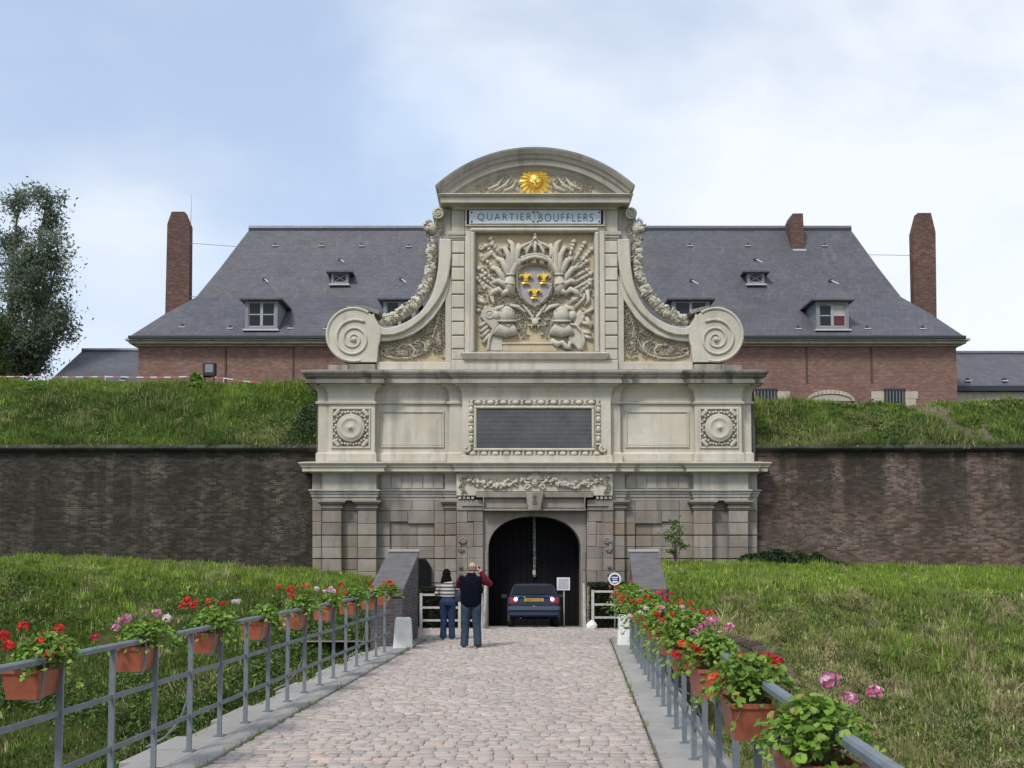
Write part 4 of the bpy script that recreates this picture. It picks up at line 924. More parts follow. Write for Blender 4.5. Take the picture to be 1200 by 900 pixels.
# tympanum reliefs
for s in (0,1):
    m=MB()
    for k in range(80):
        x=random.uniform(558,608); ytop=226-(math.sqrt(143**2-(627-x)**2)-115)+7; y=random.uniform(max(200,ytop),223); X,Z=PX(x,y,.16,s); leaf(m,X,Z,YF-.19,random.uniform(0,6.28),random.uniform(4,9)/33,random.uniform(2,3.4)/33,.10)
    for q in ((572,222,590,208),(580,224,600,206),(590,224,606,212)):
        a=PX(q[0],q[1],.2,s);b=PX((q[0]+q[2])/2+2,(q[1]+q[3])/2+3,.2,s);c=PX(q[2],q[3],.2,s); m.tube([(a[0],YF-.22,a[1]),(b[0],YF-.24,b[1]),(c[0],YF-.22,c[1])],[.05,.07,.03],6)
    m.build('palm_relief',M['relief'],gate)
# golden sun with a face
sx_,sz_=PX(627,212.2,.3); m=MB()
for k in range(36):
    a=2*math.pi*k/36; L=(18.5 if k%2==0 else 16)/32.4; r0=8/32.4; w_=.085 if k%2==0 else .06
    d=(math.cos(a),math.sin(a)); t_=(-d[1],d[0])
    P=lambda r,u,y:(sx_+d[0]*r+t_[0]*u,YF-y,sz_+d[1]*r+t_[1]*u)
    m.add([P(r0,w_*.55,.24),P(L*.9,w_,.22),P(L,0,.24),P(L*.9,-w_,.22),P(r0,-w_*.55,.24),P(L*.6,0,.32),P(r0,0,.34)],[(0,1,5,6),(1,2,5),(2,3,5),(3,4,6,5)])
sun_o=m.build('sun_rays',M['gold'],gate)
m=MB(); m.lathe([(.17*1.6,0),(.275,.05),(.28,.1)],(sx_,YF-.2,sz_),(0,-1,0),24); m.ball((sx_,YF-.3,sz_),(.255,.14,.255),20,12); 
m.ball((sx_,YF-.45,sz_-.02),(.03,.05,.08),8,6)
for s in (-1,1):
    m.ball((sx_+s*.115,YF-.385,sz_-.06),(.08,.05,.07),8,6); m.tube([(sx_+s*.04,YF-.43,sz_+.075),(sx_+s*.10,YF-.43,sz_+.10),(sx_+s*.17,YF-.38,sz_+.07)],.017,5)
    m.ball((sx_+s*.1,YF-.42,sz_+.035),(.035,.02,.018),6,4)
m.tube([(sx_-.08,YF-.43,sz_-.10),(sx_,YF-.45,sz_-.125),(sx_+.08,YF-.43,sz_-.10)],.02,5); m.ball((sx_,YF-.42,sz_-.17),(.06,.04,.04),6,4)
m.build('sun_face',M['gold'],gate,True)
# ------------------------------------------------------------------ side scrolls
upper=[(438,366),(439.5,374),(443,380),(450,384),(458,383.6),(467,381),(476,377),(484,372.5),(491,367),(498,359),(503.5,350),(508,340),(511.5,327),(513.6,312),(514.6,295),(515,280)]
mid=[(529,280),(528.8,300),(527,316),(524,330),(519,342),(512,354),(503,365.5),(492,376),(482,383.5),(472,389),(461,392.5),(450,393),(441,391.5),(434,387),(428,378)]
low=[(529,316),(526,338),(521.8,351),(516,360.5),(508,372),(496,384),(484,391.5),(471,396.5),(456,399.2),(443.7,400),(441,424),(420,424),(420,385),(428,378)]
def closed(ps): return ps
poly('cream','scroll_band',upper+mid,.46,-.75,.035)
poly('cream','scroll_frame',mid[2:]+low[::-1][0:0]+[(420,385),(420,424),(441,424)]+[(443.7,400),(456,399.2),(471,396.5),(484,391.5),(496,384),(508,372),(516,360.5),(521.8,351),(526,338)],.34,-.6,.02)
poly('yellow','spandrel_field',[(441,426),(443,399),(456,398),(471,395.5),(484,390.5),(496,383),(508,371),(516,359.5),(523,349),(523,426)],.10,-.5,0)
poly('cream','spandrel_fillet',[(521.9,350),(529,318),(529,424),(521.9,424)],.30,-.5,.012)
for s in (0,1):
    cxs,czs=PX(414.2,392.2,.46,s); R_=31.9/33
    m=MB(); m.lathe([(R_,-.95),(R_,-.012),(R_-.012,.0),(.0001,.0)],(cxs,YF-.4575,czs),(0,-1,0),56); m.build('volute_disc',M['cream'],gate)
    m=MB(); rim=[PX(414.2+31.0*math.cos(math.radians(q)),392.2+31.0*math.sin(math.radians(q)),.48,s) for q in range(75,306,6)]; m.tube([(x,YF-.455,z) for x,z in rim],.055,6); m.build('volute_rim',M['cream'],gate)
    m=MB(); spiral(m,414,397.4,24.0,2.0,2.6,.468,.058,s,-math.pi*.32,-1 ,120); xx,zz_=PX(414.2,397.6,.50,s); m.ball((xx,YF-.50,zz_),(.09,.07,.09),10,6); m.build('volute_spiral',M['cream'],gate,True)
    # lip where the scroll meets the band
    m=MB(); pts=[PX(a,b,.4,s) for a,b in ((404,359.2),(418,358.6),(430,360),(440,362.5),(446,365.5))]; pts=pts+[PX(a,b,.4,s) for a,b in ((444,369),(436,366.5),(424,364),(412,363),(404,363.5))]; m.prism(pts,YF+.7,YF-.47,.02); m.build('volute_lip',M['dirty_stone'],gate)
    m=MB(); x,z=PX(513.2,249.4,.45,s); m.lathe([(.215,-1.0),(.215,.0),(.19,.03),(.15,.03),(.14,.0),(.0001,0)],(x,YF-.42,z),(0,-1,0),24); spiral(m,513.2,249.4,4.6,1,1.5,.45,.04,s,-math.pi*.5,-1,36); m.ball((x,YF-.44,z),.05,8,5); m.build('top_scroll',M['cream'],gate)
    # flush web between volute and curve, then pedestal slabs below the volute
poly('cream','volute_web',[(424,380),(434,386),(441,391),(443.6,399.6),(441.4,424.2),(418,424.2)],.4545,-.5,.004)
for i,(xa,xb,ya) in enumerate(((384,408,427.5),(408.4,440,426.6))): block('dirty_stone','volute_pedestal',xa,xb,ya,433.6,.62,-.7,.012)
# foliage of the spandrels
for s in (0,1):
    m=MB()
    acanthus(m,[(448,417),(456,411),(462,405),(470,402),(477,404),(480,410),(475,415),(468,414),(465,409)],.13,4.2,s,.09,3)
    acanthus(m,[(446,406),(452,408),(458,416),(468,419),(482,418),(494,414),(502,408),(508,399)],.13,4.6,s,.10,3)
    acanthus(m,[(517,356),(515,366),(512,376),(508,386),(506,396),(508,406),(514,411)],.13,5,s,.11,3)
    acanthus(m,[(494,414),(492,404),(490,396),(496,391),(502,388)],.13,4.6,s,.10,3); acanthus(m,[(519,372),(517,384),(519,396),(517,408)],.13,4,s,.09,3)
    for pth in ([(446,412),(452,417),(464,420),(480,419),(492,415),(502,406),(508,392),(513,374),(517,358)],[(484,417),(486,410),(481,404),(472,403),(466,408),(468,414),(474,415),(477,411)],[(500,411),(497,402),(490,398),(486,402)],[(447,416),(446,411),(450,408),(455,411)]):
        m.tube([(PX(a,b,.2,s)[0],YF-.15,PX(a,b,.2,s)[1]) for a,b in pth],.036,6)
    for k in range(170):
        x=random.uniform(446,520); y=random.uniform(356,419); lim=float(np.interp(x,[443,471,484,496,508,516,521.8],[402,399,394,387,375,364,354]))
        if y<lim: continue
        X,Z=PX(x,y,.13,s); leaf(m,X,Z,YF-.105,random.uniform(0,6.3),random.uniform(3.5,7)/33,random.uniform(1.6,2.8)/33,random.uniform(.05,.11))
    m.build('foliage_carving',M['relief'],gate)
    # garland of fruit over the band, with a lion's head at the top
    m=MB(); gp=[(505.5,281),(505.6,292),(506.2,302),(505.5,312),(503.6,322),(500.6,332),(496,341),(490.5,349),(484,356),(476,362.5),(467,368),(458.5,372.5),(450,375)]
    for i in range(len(gp)-1):
        for k in range(15):
            t=random.random(); fruit(m,gp[i][0]*(1-t)+gp[i+1][0]*t,gp[i][1]*(1-t)+gp[i+1][1]*t,.22,7.4 if i%2 else 6.4,s)
        for k in range(9):
            t=random.random(); x,z=PX(gp[i][0]*(1-t)+gp[i+1][0]*t+random.uniform(-3,3),gp[i][1]*(1-t)+gp[i+1][1]*t+random.uniform(-3,3),.3,s); leaf(m,x,z,YF-.30,random.uniform(0,6.3),random.uniform(4.5,8)/33,3.2/33,.14)
    bb=[PX(a+2.5,b+2.5,.1,s) for a,b in gp]; m.tube([(x,YF-.05,z) for x,z in bb],.15,8)
    m.build('fruit_garland',M['relief'],gate)
    m=MB(); hx,hz=PX(506,268,.3,s); sd=-1 if s==0 else 1
    m.ball((hx,YF-.25,hz),(.20,.24,.24),12,8); m.ball((hx+sd*.14,YF-.42,hz-.06),(.12,.14,.10),10,6); m.ball((hx+sd*.2,YF-.5,hz-.03),(.05,.05,.04),6,4); m.ball((hx+sd*.1,YF-.46,hz+.08),(.05,.05,.04),6,4)
    for k in range(40):
        a=random.uniform(0,6.28); rr=random.uniform(.14,.25); leaf(m,hx-sd*.05+rr*math.cos(a),hz+rr*math.sin(a)*1.15,YF-.26,a+random.uniform(-.4,.4),.17,.09,.12)
    for k in range(5): leaf(m,hx+random.uniform(-.08,.1),hz-.22-.04*k,YF-.26,-math.pi/2+random.uniform(-.4,.4),.22,.10,.14)
    m.build('lion_head',M['relief'],gate,False)
# festoons over the portal
m=MB()
for s in (0,1):
    n=12; line=[(545+72*i/n, 559+ (15 if True else 0)*math.sin(math.pi*i/n)) for i in range(n+1)]
    line=[(x,557.5+14.5*math.sin(math.pi*min(1,max(0,(x-545)/72)))**.9) for x,_ in line]
    m.tube([(PX(a,b,.65,s)[0],YF-.62,PX(a,b,.65,s)[1]) for a,b in line],.035,6)
    up=[(x,559+7*math.sin(math.pi*(x-545)/72)) for x,_ in line]
    for i,(x,y) in enumerate(line[1:-1]):
        for k in range(6): fruit(m,x+random.uniform(-3,3),(y+up[i+1][1])/2+random.uniform(-2.5,2.5),.61,4.2,s)
    for i in range(n):
        for k in range(3): x,z=PX(line[i][0]+random.uniform(0,6),up[i][1]+random.uniform(-2,5),.62,s); leaf(m,x,z,YF-.61,random.uniform(0,6.3),.16,.09,.09)
    acanthus(m,[(541.5,558),(543,565),(541,571),(544,577)],.61,4,s,.09,3)
    spiral(m,617.5,562,5,1,1.2,.66,.06,s,0,1,24); spiral(m,618,571,3.6,1,1.2,.66,.05,s,0,-1,24)
x,z=PX(626.4,563.5,.7); m.ball((x,YF-.62,z),(.17,.12,.22),10,6); leaf(m,x-.16,z+.2,YF-.66,0,.32,.16,.1)
for k in range(9): leaf(m,x,z+.05,YF-.68,math.pi*(k/8)+0,.30,.13,.10)
m.build('festoon_carving',M['relief'],gate)
# ------------------------------------------------------------------ trophy relief
def rod(mb,pts,p,r,s=0,n=7): mb.tube([(PX(a,b,p,s)[0],YF-p-h,PX(a,b,p,s)[1]) for a,b,h in [(q[0],q[1],q[2] if len(q)>2 else 0) for q in pts]],r,n)
def lance(x0,y0,x1,y1,p=.24,head=True,th=.062):
    m=MB(); rod(m,[(x0,y0),(x1,y1)],p,th)
    dx,dy=x0-x1,y0-y1; L=math.hypot(dx,dy); ux,uy=dx/L,dy/L
    if head:
        rod(m,[(x0-ux*1,y0-uy*1),(x0+ux*.2,y0+uy*.2),(x0+ux*2.2,y0+uy*2.2),(x0+ux*6,y0+uy*6)],p,[.05,.10,.115,.01])
        rod(m,[(x0-ux*4,y0-uy*4),(x0-ux*2.5,y0-uy*2.5)],p,[.09,.09]); rod(m,[(x0-ux*9,y0-uy*9),(x0-ux*7.6,y0-uy*7.6)],p,[.085,.085])
    m.build('lance',M['relief'],gate,True)
for q in ((576,281.5,586,300),(571,290,590,312),(578,288,590,302),(566,302,588,322),(563,316,592,338),(566,325,590,344),(560,328,584,346)): lance(*q)
for q in ((672,285,664,312),(684,287,668,314),(692,294,670,318),(686,308,668,322),(686,318,666,328),(690,322,668,334),(690,330,666,342),(690,334,668,352)): lance(*q)
# plumes and torn banners rising on each side of the crown
for s in (0,1):
    for q in ([(598,328),(597,315),(596,300),(591,291),(586,291)],[(600,326),(601,310),(602,296),(600,286),(595,281)],[(604,322),(606,308),(606,296),(608,288),(612,292)],[(596,330),(593,316),(588,306),(582,303)],[(598,332),(600,320),(604,311),(610,306)],[(592,336),(588,324),(582,316),(576,314)],[(596,342),(592,334),(584,330),(577,332)],[(606,318),(609,306),(613,302)],[(590,345),(584,340),(578,343),(574,349)],[(600,346),(594,342),(588,346)]):
        m=MB(); rod(m,[(a,b,.10*math.sin(math.pi*i/(len(q)-1))) for i,(a,b) in enumerate(q)],.24,[.10,.12,.11,.09,.05][:len(q)],s); m.build('plume',M['relief'],gate,True)
    m=MB(); rod(m,[(598,346),(597,334),(598,322)],.26,[.17,.22,.16],s,10); rod(m,[(593,321.5),(603,321.5)],.42,.05,s); rod(m,[(592,331),(603,333)],.44,.05,s); m.build('quiver',M['relief'],gate,True)
# shield with its wreath
sh=[(606,316),(612,311),(620,309),(627,308.4),(634,309),(642,311),(648,316),(649.5,326),(648.5,338),(645,347),(638,355),(627,362),(616,355),(609,347),(605.5,338),(604.5,326)]
poly('violet','shield',sh,.26,.1,.05,False)
m=MB(); n=len(sh)
for i in range(n):
    (xa,ya),(xb,yb)=sh[i],sh[(i+1)%n]
    for k in range(3):
        t=k/3; x,z=PX(xa+(xb-xa)*t,ya+(yb-ya)*t,.28); X2,Z2=PX(xb,yb,.28); X1,Z1=PX(xa,ya,.28); an=math.atan2(Z2-Z1,X2-X1)
        leaf(m,x,z,YF-.26,an-.55,.22,.11,.15); leaf(m,x,z,YF-.26,an+3.6,.20,.10,.13)
for s in (0,1):
    acanthus(m,[(603,336),(606,348),(612,357),(619,364),(625,371)],.24,4.6,s,.13,3); acanthus(m,[(600,344),(603,354),(609,362),(616,368),(623,375)],.22,4.6,s,.12,3)
    rod(m,[(613,357),(620,366),(626,375)],.3,[.05,.06,.05],s)
m.build('laurel_wreath',M['relief'],gate)
def fleur(cx,cy,k):
    m=MB(); P=lambda x,y:(PX(cx+x*k,cy+y*k,.34))
    m.prism([P(0,-9),P(2,-5.5),P(2.2,-3.5),P(1.1,1),P(1.0,2),P(-1.0,2),P(-1.1,1),P(-2.2,-3.5),P(-2,-5.5)],YF-.24,YF-.38,.03)
    a=P(-2.6,2.9);b=P(2.6,1.6); m.cbox(a[0],b[0],YF-.24,YF-.40,a[1],b[1],.02)
    for s in (-1,1):
        pts=[(0.9,1.6),(1.8,-1.5),(3.4,-3.7),(5.6,-4.0),(6.9,-2.2),(6.3,-.3)]; m.tube([(P(s*x,y)[0],YF-.33,P(s*x,y)[1]) for x,y in pts],[.03,.05,.065,.06,.045,.02],6)
        pts=[(0.8,2.8),(1.6,4.6),(3.4,5.6),(4.9,4.8)]; m.tube([(P(s*x,y)[0],YF-.33,P(s*x,y)[1]) for x,y in pts],[.03,.045,.045,.02],6)
    m.prism([P(-1,2.9),P(1,2.9),P(.7,6.2),P(-.7,6.2)],YF-.24,YF-.36,.02); m.build('fleur_de_lis',M['gold'],gate)
fleur(616.2,327,1.02); fleur(637.2,327,1.02); fleur(626.6,344.5,1.02)
# crown
m=MB(); rod(m,[(606,311,0),(612,306.6,.12),(620,304,.2),(627,303.2,.23),(634,304,.2),(642,306.6,.12),(648,311,0)],.26,.075); rod(m,[(607,307,0),(613,302.8,.12),(620,300.6,.2),(627,300,.23),(634,300.6,.2),(641,302.8,.12),(647,307,0)],.26,.05)
for q in ([(609,304),(607,298),(610,291),(617,287.4),(624,285),(627,281)],[(617,301),(617.5,295),(621,289),(627,282)],[(627,300),(627,292),(627,281)],[(637,301),(636.5,295),(633,289),(627,282)],[(645,304),(647,298),(644,291),(637,287.4),(630,285),(627,281)]): rod(m,[(a,b,.12) for a,b in q],.26,.06)
x,z=PX(627,279.4,.4); m.ball((x,YF-.4,z),.085,8,6); rod(m,[(627,278,.1),(627,273,.1)],.3,.025); rod(m,[(625.4,275.6,.1),(628.6,275.6,.1)],.3,.025)
poly('relief','crown_cap',[(610,304),(609,297),(613,291),(620,288),(627,284),(634,288),(641,291),(645,297),(644,304),(636,301.5),(627,300.6),(618,301.5)],.24,.1,.05,False)
m.build('crown',M['relief'],gate,True)
# helmets with their fans of straps
for s,(hx,hy) in ((0,(594,369)),(0,(658,369))):
    m=MB(); x,z=PX(hx,hy,.3); m.ball((x,YF-.24,z),(.31,.26,.33),14,9); m.tube([(x-.34,YF-.32,z-.22),(x,YF-.50,z-.27),(x+.34,YF-.32,z-.22)],.045,6)
    for k in range(5): m.ball((x-.2+.1*k,YF-.44,z+.2-.03*abs(k-2)),.03,5,4)
    d=-1 if hx<620 else 1
    m.tube([(x+d*.1,YF-.34,z+.3),(x+d*.35,YF-.3,z+.22),(x+d*.52,YF-.24,z+.02)],[.07,.10,.05],7); m.ball((x+d*.38,YF-.26,z-.02),(.17,.16,.2),10,6)
    m.tube([(x-d*.1,YF-.36,z+.34),(x-d*.4,YF-.34,z+.28),(x-d*.62,YF-.28,z+.1),(x-d*.75,YF-.24,z+.16)],[.06,.08,.06,.03],7)
    m.build('helmet',M['relief'],gate,True)
    m=MB()
    for k in range(9):
        t=(k-4)/4; x0_=hx+t*5.5; y0_=hy+9.5; x1_=hx+t*13+(-2 if hx<620 else 0); y1_=hy+27-abs(t)*3
        rod(m,[(x0_,y0_,.06),((x0_+x1_)/2,(y0_+y1_)/2,.14),(x1_,y1_,.10)],.2,[.045,.075,.085]); 
    m.build('strap_fan',M['relief'],gate,True)
# cross hanging from the wreath
m=MB(); c=(627,377.5)
for k in range(8):
    a=math.pi/4*k+math.pi/8*0; L=9 if k%2 else 7.0; w_=.30
    P=lambda r,da:PX(c[0]+r*math.cos(a+da),c[1]+r*math.sin(a+da),.34)
    if k%2: m.prism([P(1.5,0),P(L,-w_),P(L*.72,0),P(L,w_)],YF-.2,YF-.36,.015)
x,z=PX(627,377.5,.36); m.lathe([(.12,0),(.12,.05),(.06,.08)],(x,YF-.34,z),(0,-1,0),12)
rod(m,[(620,366),(625,372)],.32,.05); rod(m,[(634,366),(629,372)],.32,.05); m.build('order_cross',M['relief'],gate)
# banners, drums, spears and ledge of the lower corners
poly('relief','banner',[(568,357.5),(586,362),(585,379),(579,388),(562.5,371)],.34,.1,.03,False)
m=MB(); x,z=PX(573.5,368,.36); m.lathe([(.17,0),(.17,.04),(.12,.05),(.10,.02),(.05,.04),(.01,.05)],(x,YF-.335,z),(0,-1,0),16); m.build('banner_medal',M['relief'],gate)
poly('relief','banner',[(570,411.4),(571.5,398),(577,385),(586,380.5),(592,384),(589,396),(590,411.4)],.28,.1,.03,False)
m=MB(); rod(m,[(571.8,410),(573.2,398),(578.5,386)],.32,.05); m.build('banner_fringe',M['relief'],gate)
for k in range(4): 
    m=MB(); rod(m,[(562+k*1.0+ (1 if k==3 else 0),383+k*6.3),(570+k*1.5,377.5+k*4.6)],.26,[.085,.06]); m.build('cannon',M['relief'],gate,True)
for q in ([(558.6,364.5),(563,363.5)],[(562,352),(570,356)]): m=MB(); rod(m,q,.26,.07); m.build('spear',M['relief'],gate,True)
poly('relief','banner',[(571,338),(578,343),(580,356),(576.5,355),(574,349)],.36,.1,.03,False); poly('relief','banner',[(558.5,344),(566,347),(572,354),(566,356),(558.8,352)],.30,.1,.04,False)
a_=[(561,326),(572,335),(568,341),(562,333)]; poly('relief','drum',a_,.30,.1,.04,False)
poly('relief','standard_frame',[(562,303),(574,293.5),(577.5,297.5),(565.5,307.5)],.32,.1,.03,False); poly('yellow','standard_field',[(564.5,303),(573.2,296.2),(575,298.2),(566.2,305)],.327,.3,.004,False)
for q in ((561.6,290.5,2.6),(562.5,299,2.3)): m=MB(); spiral(m,q[0]+2,q[1],q[2],.8,1.1,.28,.05,0,0,1,20); m.build('standard_scroll',M['relief'],gate,True)
poly('relief','buckler',[(664,384),(669,380),(676,382),(682,390),(685,400),(682,408),(679,411),(674,406),(667,400),(665,392)],.32,.1,.04,False)
m=MB(); rod(m,[(668,380),(675,381),(682,389),(684.6,400),(681.5,410)],.36,.05); m.build('buckler_rim',M['relief'],gate,True)
poly('relief','breastplate',[(672,371),(680,362),(687,370),(679,383),(672,380)],.30,.1,.04,False)
m=MB(); rod(m,[(646,399,.0),(653,404,.08),(659,402,.1),(663,407,.1),(667,408,.08),(668,402,.1),(672,404,.1)],.26,[.10,.12,.09,.10,.10,.09,.05]); m.build('scroll_drapery',M['relief'],gate,True)
for q in ([(660,361),(670,353)],[(672,363),(684,350),(685,344)],[(684,368),(695,362)],[(682,378),(694,381)],[(682,389),(692,391)],[(684,394),(694,397)],[(687,372),(693,385)],[(664,356),(682,346)],[(688,340),(690,352),(686,358)]): m=MB(); rod(m,q,.26,[.08,.07,.05][:len(q)]); m.build('spear',M['relief'],gate,True)
poly('yellow','ledge',[(589.5,403),(646,403),(662,411.6),(589.5,411.6)],.30,.1,.02,False); poly('relief','ledge_moulding',[(588,401.4),(648,401.4),(648,403.2),(588,403.2)],.34,.1,.012,False)
for s in (0,1):
    m=MB(); acanthus(m,[(604,352),(600,362),(606,372),(612,384),(616,396)],.18,6,s,.12,4); acanthus(m,[(590,350),(584,354),(588,360)],.22,5,s,.12,4); acanthus(m,[(596,318),(592,330),(590,342)],.2,5,s,.12,3); m.build('acanthus_leaves',M['relief'],gate)
m=MB()
for k in range(620):
    x=random.uniform(560,694); y=random.uniform(290,400)
    if ((x-627)/24)**2+((y-333)/29)**2<1 or (y>385 and 585<x<668) or math.hypot((x-627)/67,(y-342)/62)>1: continue
    X,Z=PX(x,y,.24); a=math.atan2(-(y-352),x-627)+random.gauss(0,.7); leaf(m,X,Z,YF-.225,a,random.uniform(4,9)/33,random.uniform(1.6,3.2)/33,random.uniform(.06,.13))
m.build('carved_leafage',M['relief'],gate)['kind']='stuff'
# ================================================================== APPROACH: wing walls, bollards, fences
def prismB(pts_sz, d0, d1): pass
def wing(s0,s1,label):
    t=thing('wing_wall',label,'wall',tuple(B((s0+s1)/2,21.6,0)))
    d0,d1,zn,zf=22.2,24.4,1.19,1.98
    m=MB(); lo=-3.0
    v=[B(s0,d0,lo),B(s1,d0,lo),B(s1,d1,lo),B(s0,d1,lo),B(s0,d0,zn-.06),B(s1,d0,zn-.06),B(s1,d1,zf-.06),B(s0,d1,zf-.06)]
    m.add(v,[(0,1,5,4),(1,2,6,5),(2,3,7,6),(3,0,4,7),(4,5,6,7)]); m.build('brick_body',M['wing_brick'],t)
    e=.02; m=MB(); v=[B(s0-e,d0-e,zn-.056),B(s1+e,d0-e,zn-.056),B(s1+e,d1+e,zf-.056),B(s0-e,d1+e,zf-.056)]; w=[p+Vector((0,0,.06)) for p in v]; m.ring([v,w]); m.build('sloping_coping',plain('wing_coping',(.125,.118,.118),.85,var=.4,scale=4,bump=.015),t)
    m=MB(); v=[B(s0-.03,d1-.10,zf-.02),B(s1+.03,d1-.10,zf-.02),B(s1+.03,d1+.05,zf+.01),B(s0-.03,d1+.05,zf+.01)]; m.ring([v,[p+Vector((0,0,.035)) for p in v]]); m.build('top_stone',M['concrete'],t)
    for k in range(9):                                         # bricks on edge closing the slope
        a=s0+(s1-s0)*k/9; b=s0+(s1-s0)*(k+1)/9; m=MB(); m.cbox(0,1,0,1,0,1,.1); 
        v=[B(a+.006,d0-.03,zn-.16),B(b-.006,d0-.03,zn-.16),B(b-.006,d0+.1,zn-.16),B(a+.006,d0+.1,zn-.16)]; m=MB(); m.ring([v,[p+Vector((0,0,.15)) for p in v]]); m.build('brick',M['cope_brick'],t)
    # the low wall that carries on from it to the gate
    m=MB(); so_,si_=(s0,s1); v=[B(so_,24.21,-3),B(si_,24.21,-3),B(si_,37.8,-3),B(so_,37.8,-3),B(so_,24.21,.9),B(si_,24.21,.9),B(si_,37.8,.6),B(so_,37.8,.6)] if False else None
    return t
wing(-4.26,-3.60,'sloping dark brick wing wall left of the cobbled approach'); wing(1.22,1.86,'sloping dark brick wing wall right of the cobbled approach')
def retaining(s0,s1,label,z1):
    m=MB(); v=[B(s0,24.3,-3),B(s1,24.3,-3),B(s1,37.9,-3),B(s0,37.9,-3)]; m.ring([v,[Vector((p.x,p.y,z1)) for p in v]]); tag(m.build('retaining_wall',M['wing_brick']),label,'wall')
m=MB(); v=[Vector((-2.66,24.45,-3)),Vector((-2.44,24.45,-3)),Vector((-3.74,37.9,-3)),Vector((-3.98,37.9,-3))]; m.ring([v,[Vector((p.x,p.y,1.12)) for p in v]]); tag(m.build('retaining_wall',M['wing_brick']),'low brick retaining wall between the left grass bank and the forecourt','wall')
retaining(1.88,2.1,'low brick retaining wall between the right grass bank and the forecourt',1.12)
def bollard(s0,s1,d,h,label):
    c=B((s0+s1)/2,d,0); t=MB(); w=(s1-s0)/2; rings=[]
    for z,k in ((-.05,1.0),(.03,.99),(h*.5,.90),(h*.93,.80),(h,.68)):
        rings.append([(c.x+w*k*sx_+random.uniform(-.01,.01),c.y+w*.85*k*sy_+random.uniform(-.01,.01),z+random.uniform(-.01,.01)) for sx_,sy_ in ((-1,-.75),(-.75,-1),(.75,-1),(1,-.75),(1,.75),(.75,1),(-.75,1),(-1,.75))])
    t.ring(rings); tag(t.build('guard_stone',M['white_stone']),label,'stone post',group='whitewashed guard stones')
bollard(-3.72,-3.34,21.85,.62,'whitewashed guard stone at the foot of the left wing wall')
bollard(.86,1.22,22.6,.64,'whitewashed guard stone at the end of the right railing')
def fence(x0,x1,d,label,posts,ys=(693.2,708.4,723.6)):
    t=thing('barrier_fence',label,'fence',tuple(U((x0+x1)/2,734,d)))
    for i,y in enumerate(ys):
        a,b=U(x0,y,d),U(x1,y,d); m=MB(); m.box(a.x,b.x,d-.02,d+.02,a.z-.028,a.z+.028); m.build('rail',M['worn_white'],t)
    for x in posts:
        a=U(x,ys[0]-1,d); g_=zroad(d)-.05; m=MB(); m.box(a.x-.035,a.x+.035,d-.045,d+.045,g_,a.z+.02); m.build('post',M['worn_white'],t)
fence(493.5,566,28.9,'white three rail barrier fence left of the archway',(493.5,538.5,564),(697,712,727))
fence(694.5,741,28.5,'white three rail barrier fence right of the archway',(694.5,739))
def swing(xt,yt,xb,yb,d,label):
    t=thing('swing_gate',label,'gate',tuple(U(xb,yb,d))); a=U(xt,yt,d); b=U(xb,yb,d); b.z=zroad(d)-.03
    far=Vector((a.x*1.055,d+1.7,0)); 
    m=MB(); m.tube([b,a],.042,8); m.build('end_post',M['worn_white'],t)
    for f in (.95,.55,.15):
        p=b+(a-b)*f; q=Vector((far.x,far.y,p.z)); m=MB(); m.tube([p,q],.026,6); m.build('rail',M['worn_white'],t)
    m=MB(); m.tube([Vector((far.x,far.y,zroad(far.y)-.05)),Vector((far.x,far.y,a.z))],.035,6); m.build('hinge_post',M['worn_white'],t)
swing(569,686,566.9,733.5,29.3,'white swing gate standing open edge on beside the left jamb')
swing(684.2,685.5,685.6,734.6,29.0,'white swing gate standing open edge on beside the right jamb')
def lump(name,c,r,mat,label,cat,seed=1):
    R_=random.Random(seed); m=MB(); m.ball(c,r,12,8); m.v=[tuple(c[k]+(p[k]-c[k])*(1+R_.uniform(-.14,.14)) for k in range(3)) for p in m.v]; tag(m.build(name,mat,smooth=False),label,cat)
q=U(693,729,28.2); lump('boulder',(q.x,28.2,zroad(28.2)+.05),(.15,.13,.18),M['white_stone'],'small pale boulder against the foot of the right barrier fence','stone',4)
# leafy masses -------------------------------------------------------
def leaf_cloud(P, size, cols, aspect=.6, up=.3, seed=0, fold=.25):
    """four-sided leaves at points P (n,3) with random turn"""
    r=np.random.default_rng(seed); n=len(P); s=size*r.uniform(.6,1.35,n)
    N=r.normal(0,1,(n,3)); N[:,2]+=up; N/=np.linalg.norm(N,axis=1)[:,None]
    A=np.cross(N,r.normal(0,1,(n,3))); A/=np.linalg.norm(A,axis=1)[:,None]; Bv=np.cross(N,A)
    a=A*s[:,None]; b=Bv*(s*aspect)[:,None]; lift=N*(s*fold)[:,None]
    V=np.stack([P-a, P+b*.5-a*.1+lift, P+a, P-b*.5-a*.1+lift],1).reshape(-1,3); F=np.arange(4*n).reshape(-1,4)
    cols=np.asarray(cols); k=r.integers(0,len(cols),n); c=cols[k]*r.uniform(.7,1.3,(n,1)); C=np.ones((n,4,4)); C[:,:,:3]=c[:,None,:]
    return V,F,C.reshape(-1,4)
HEDGE=[(.020,.034,.014),(.028,.045,.018),(.015,.026,.012)]
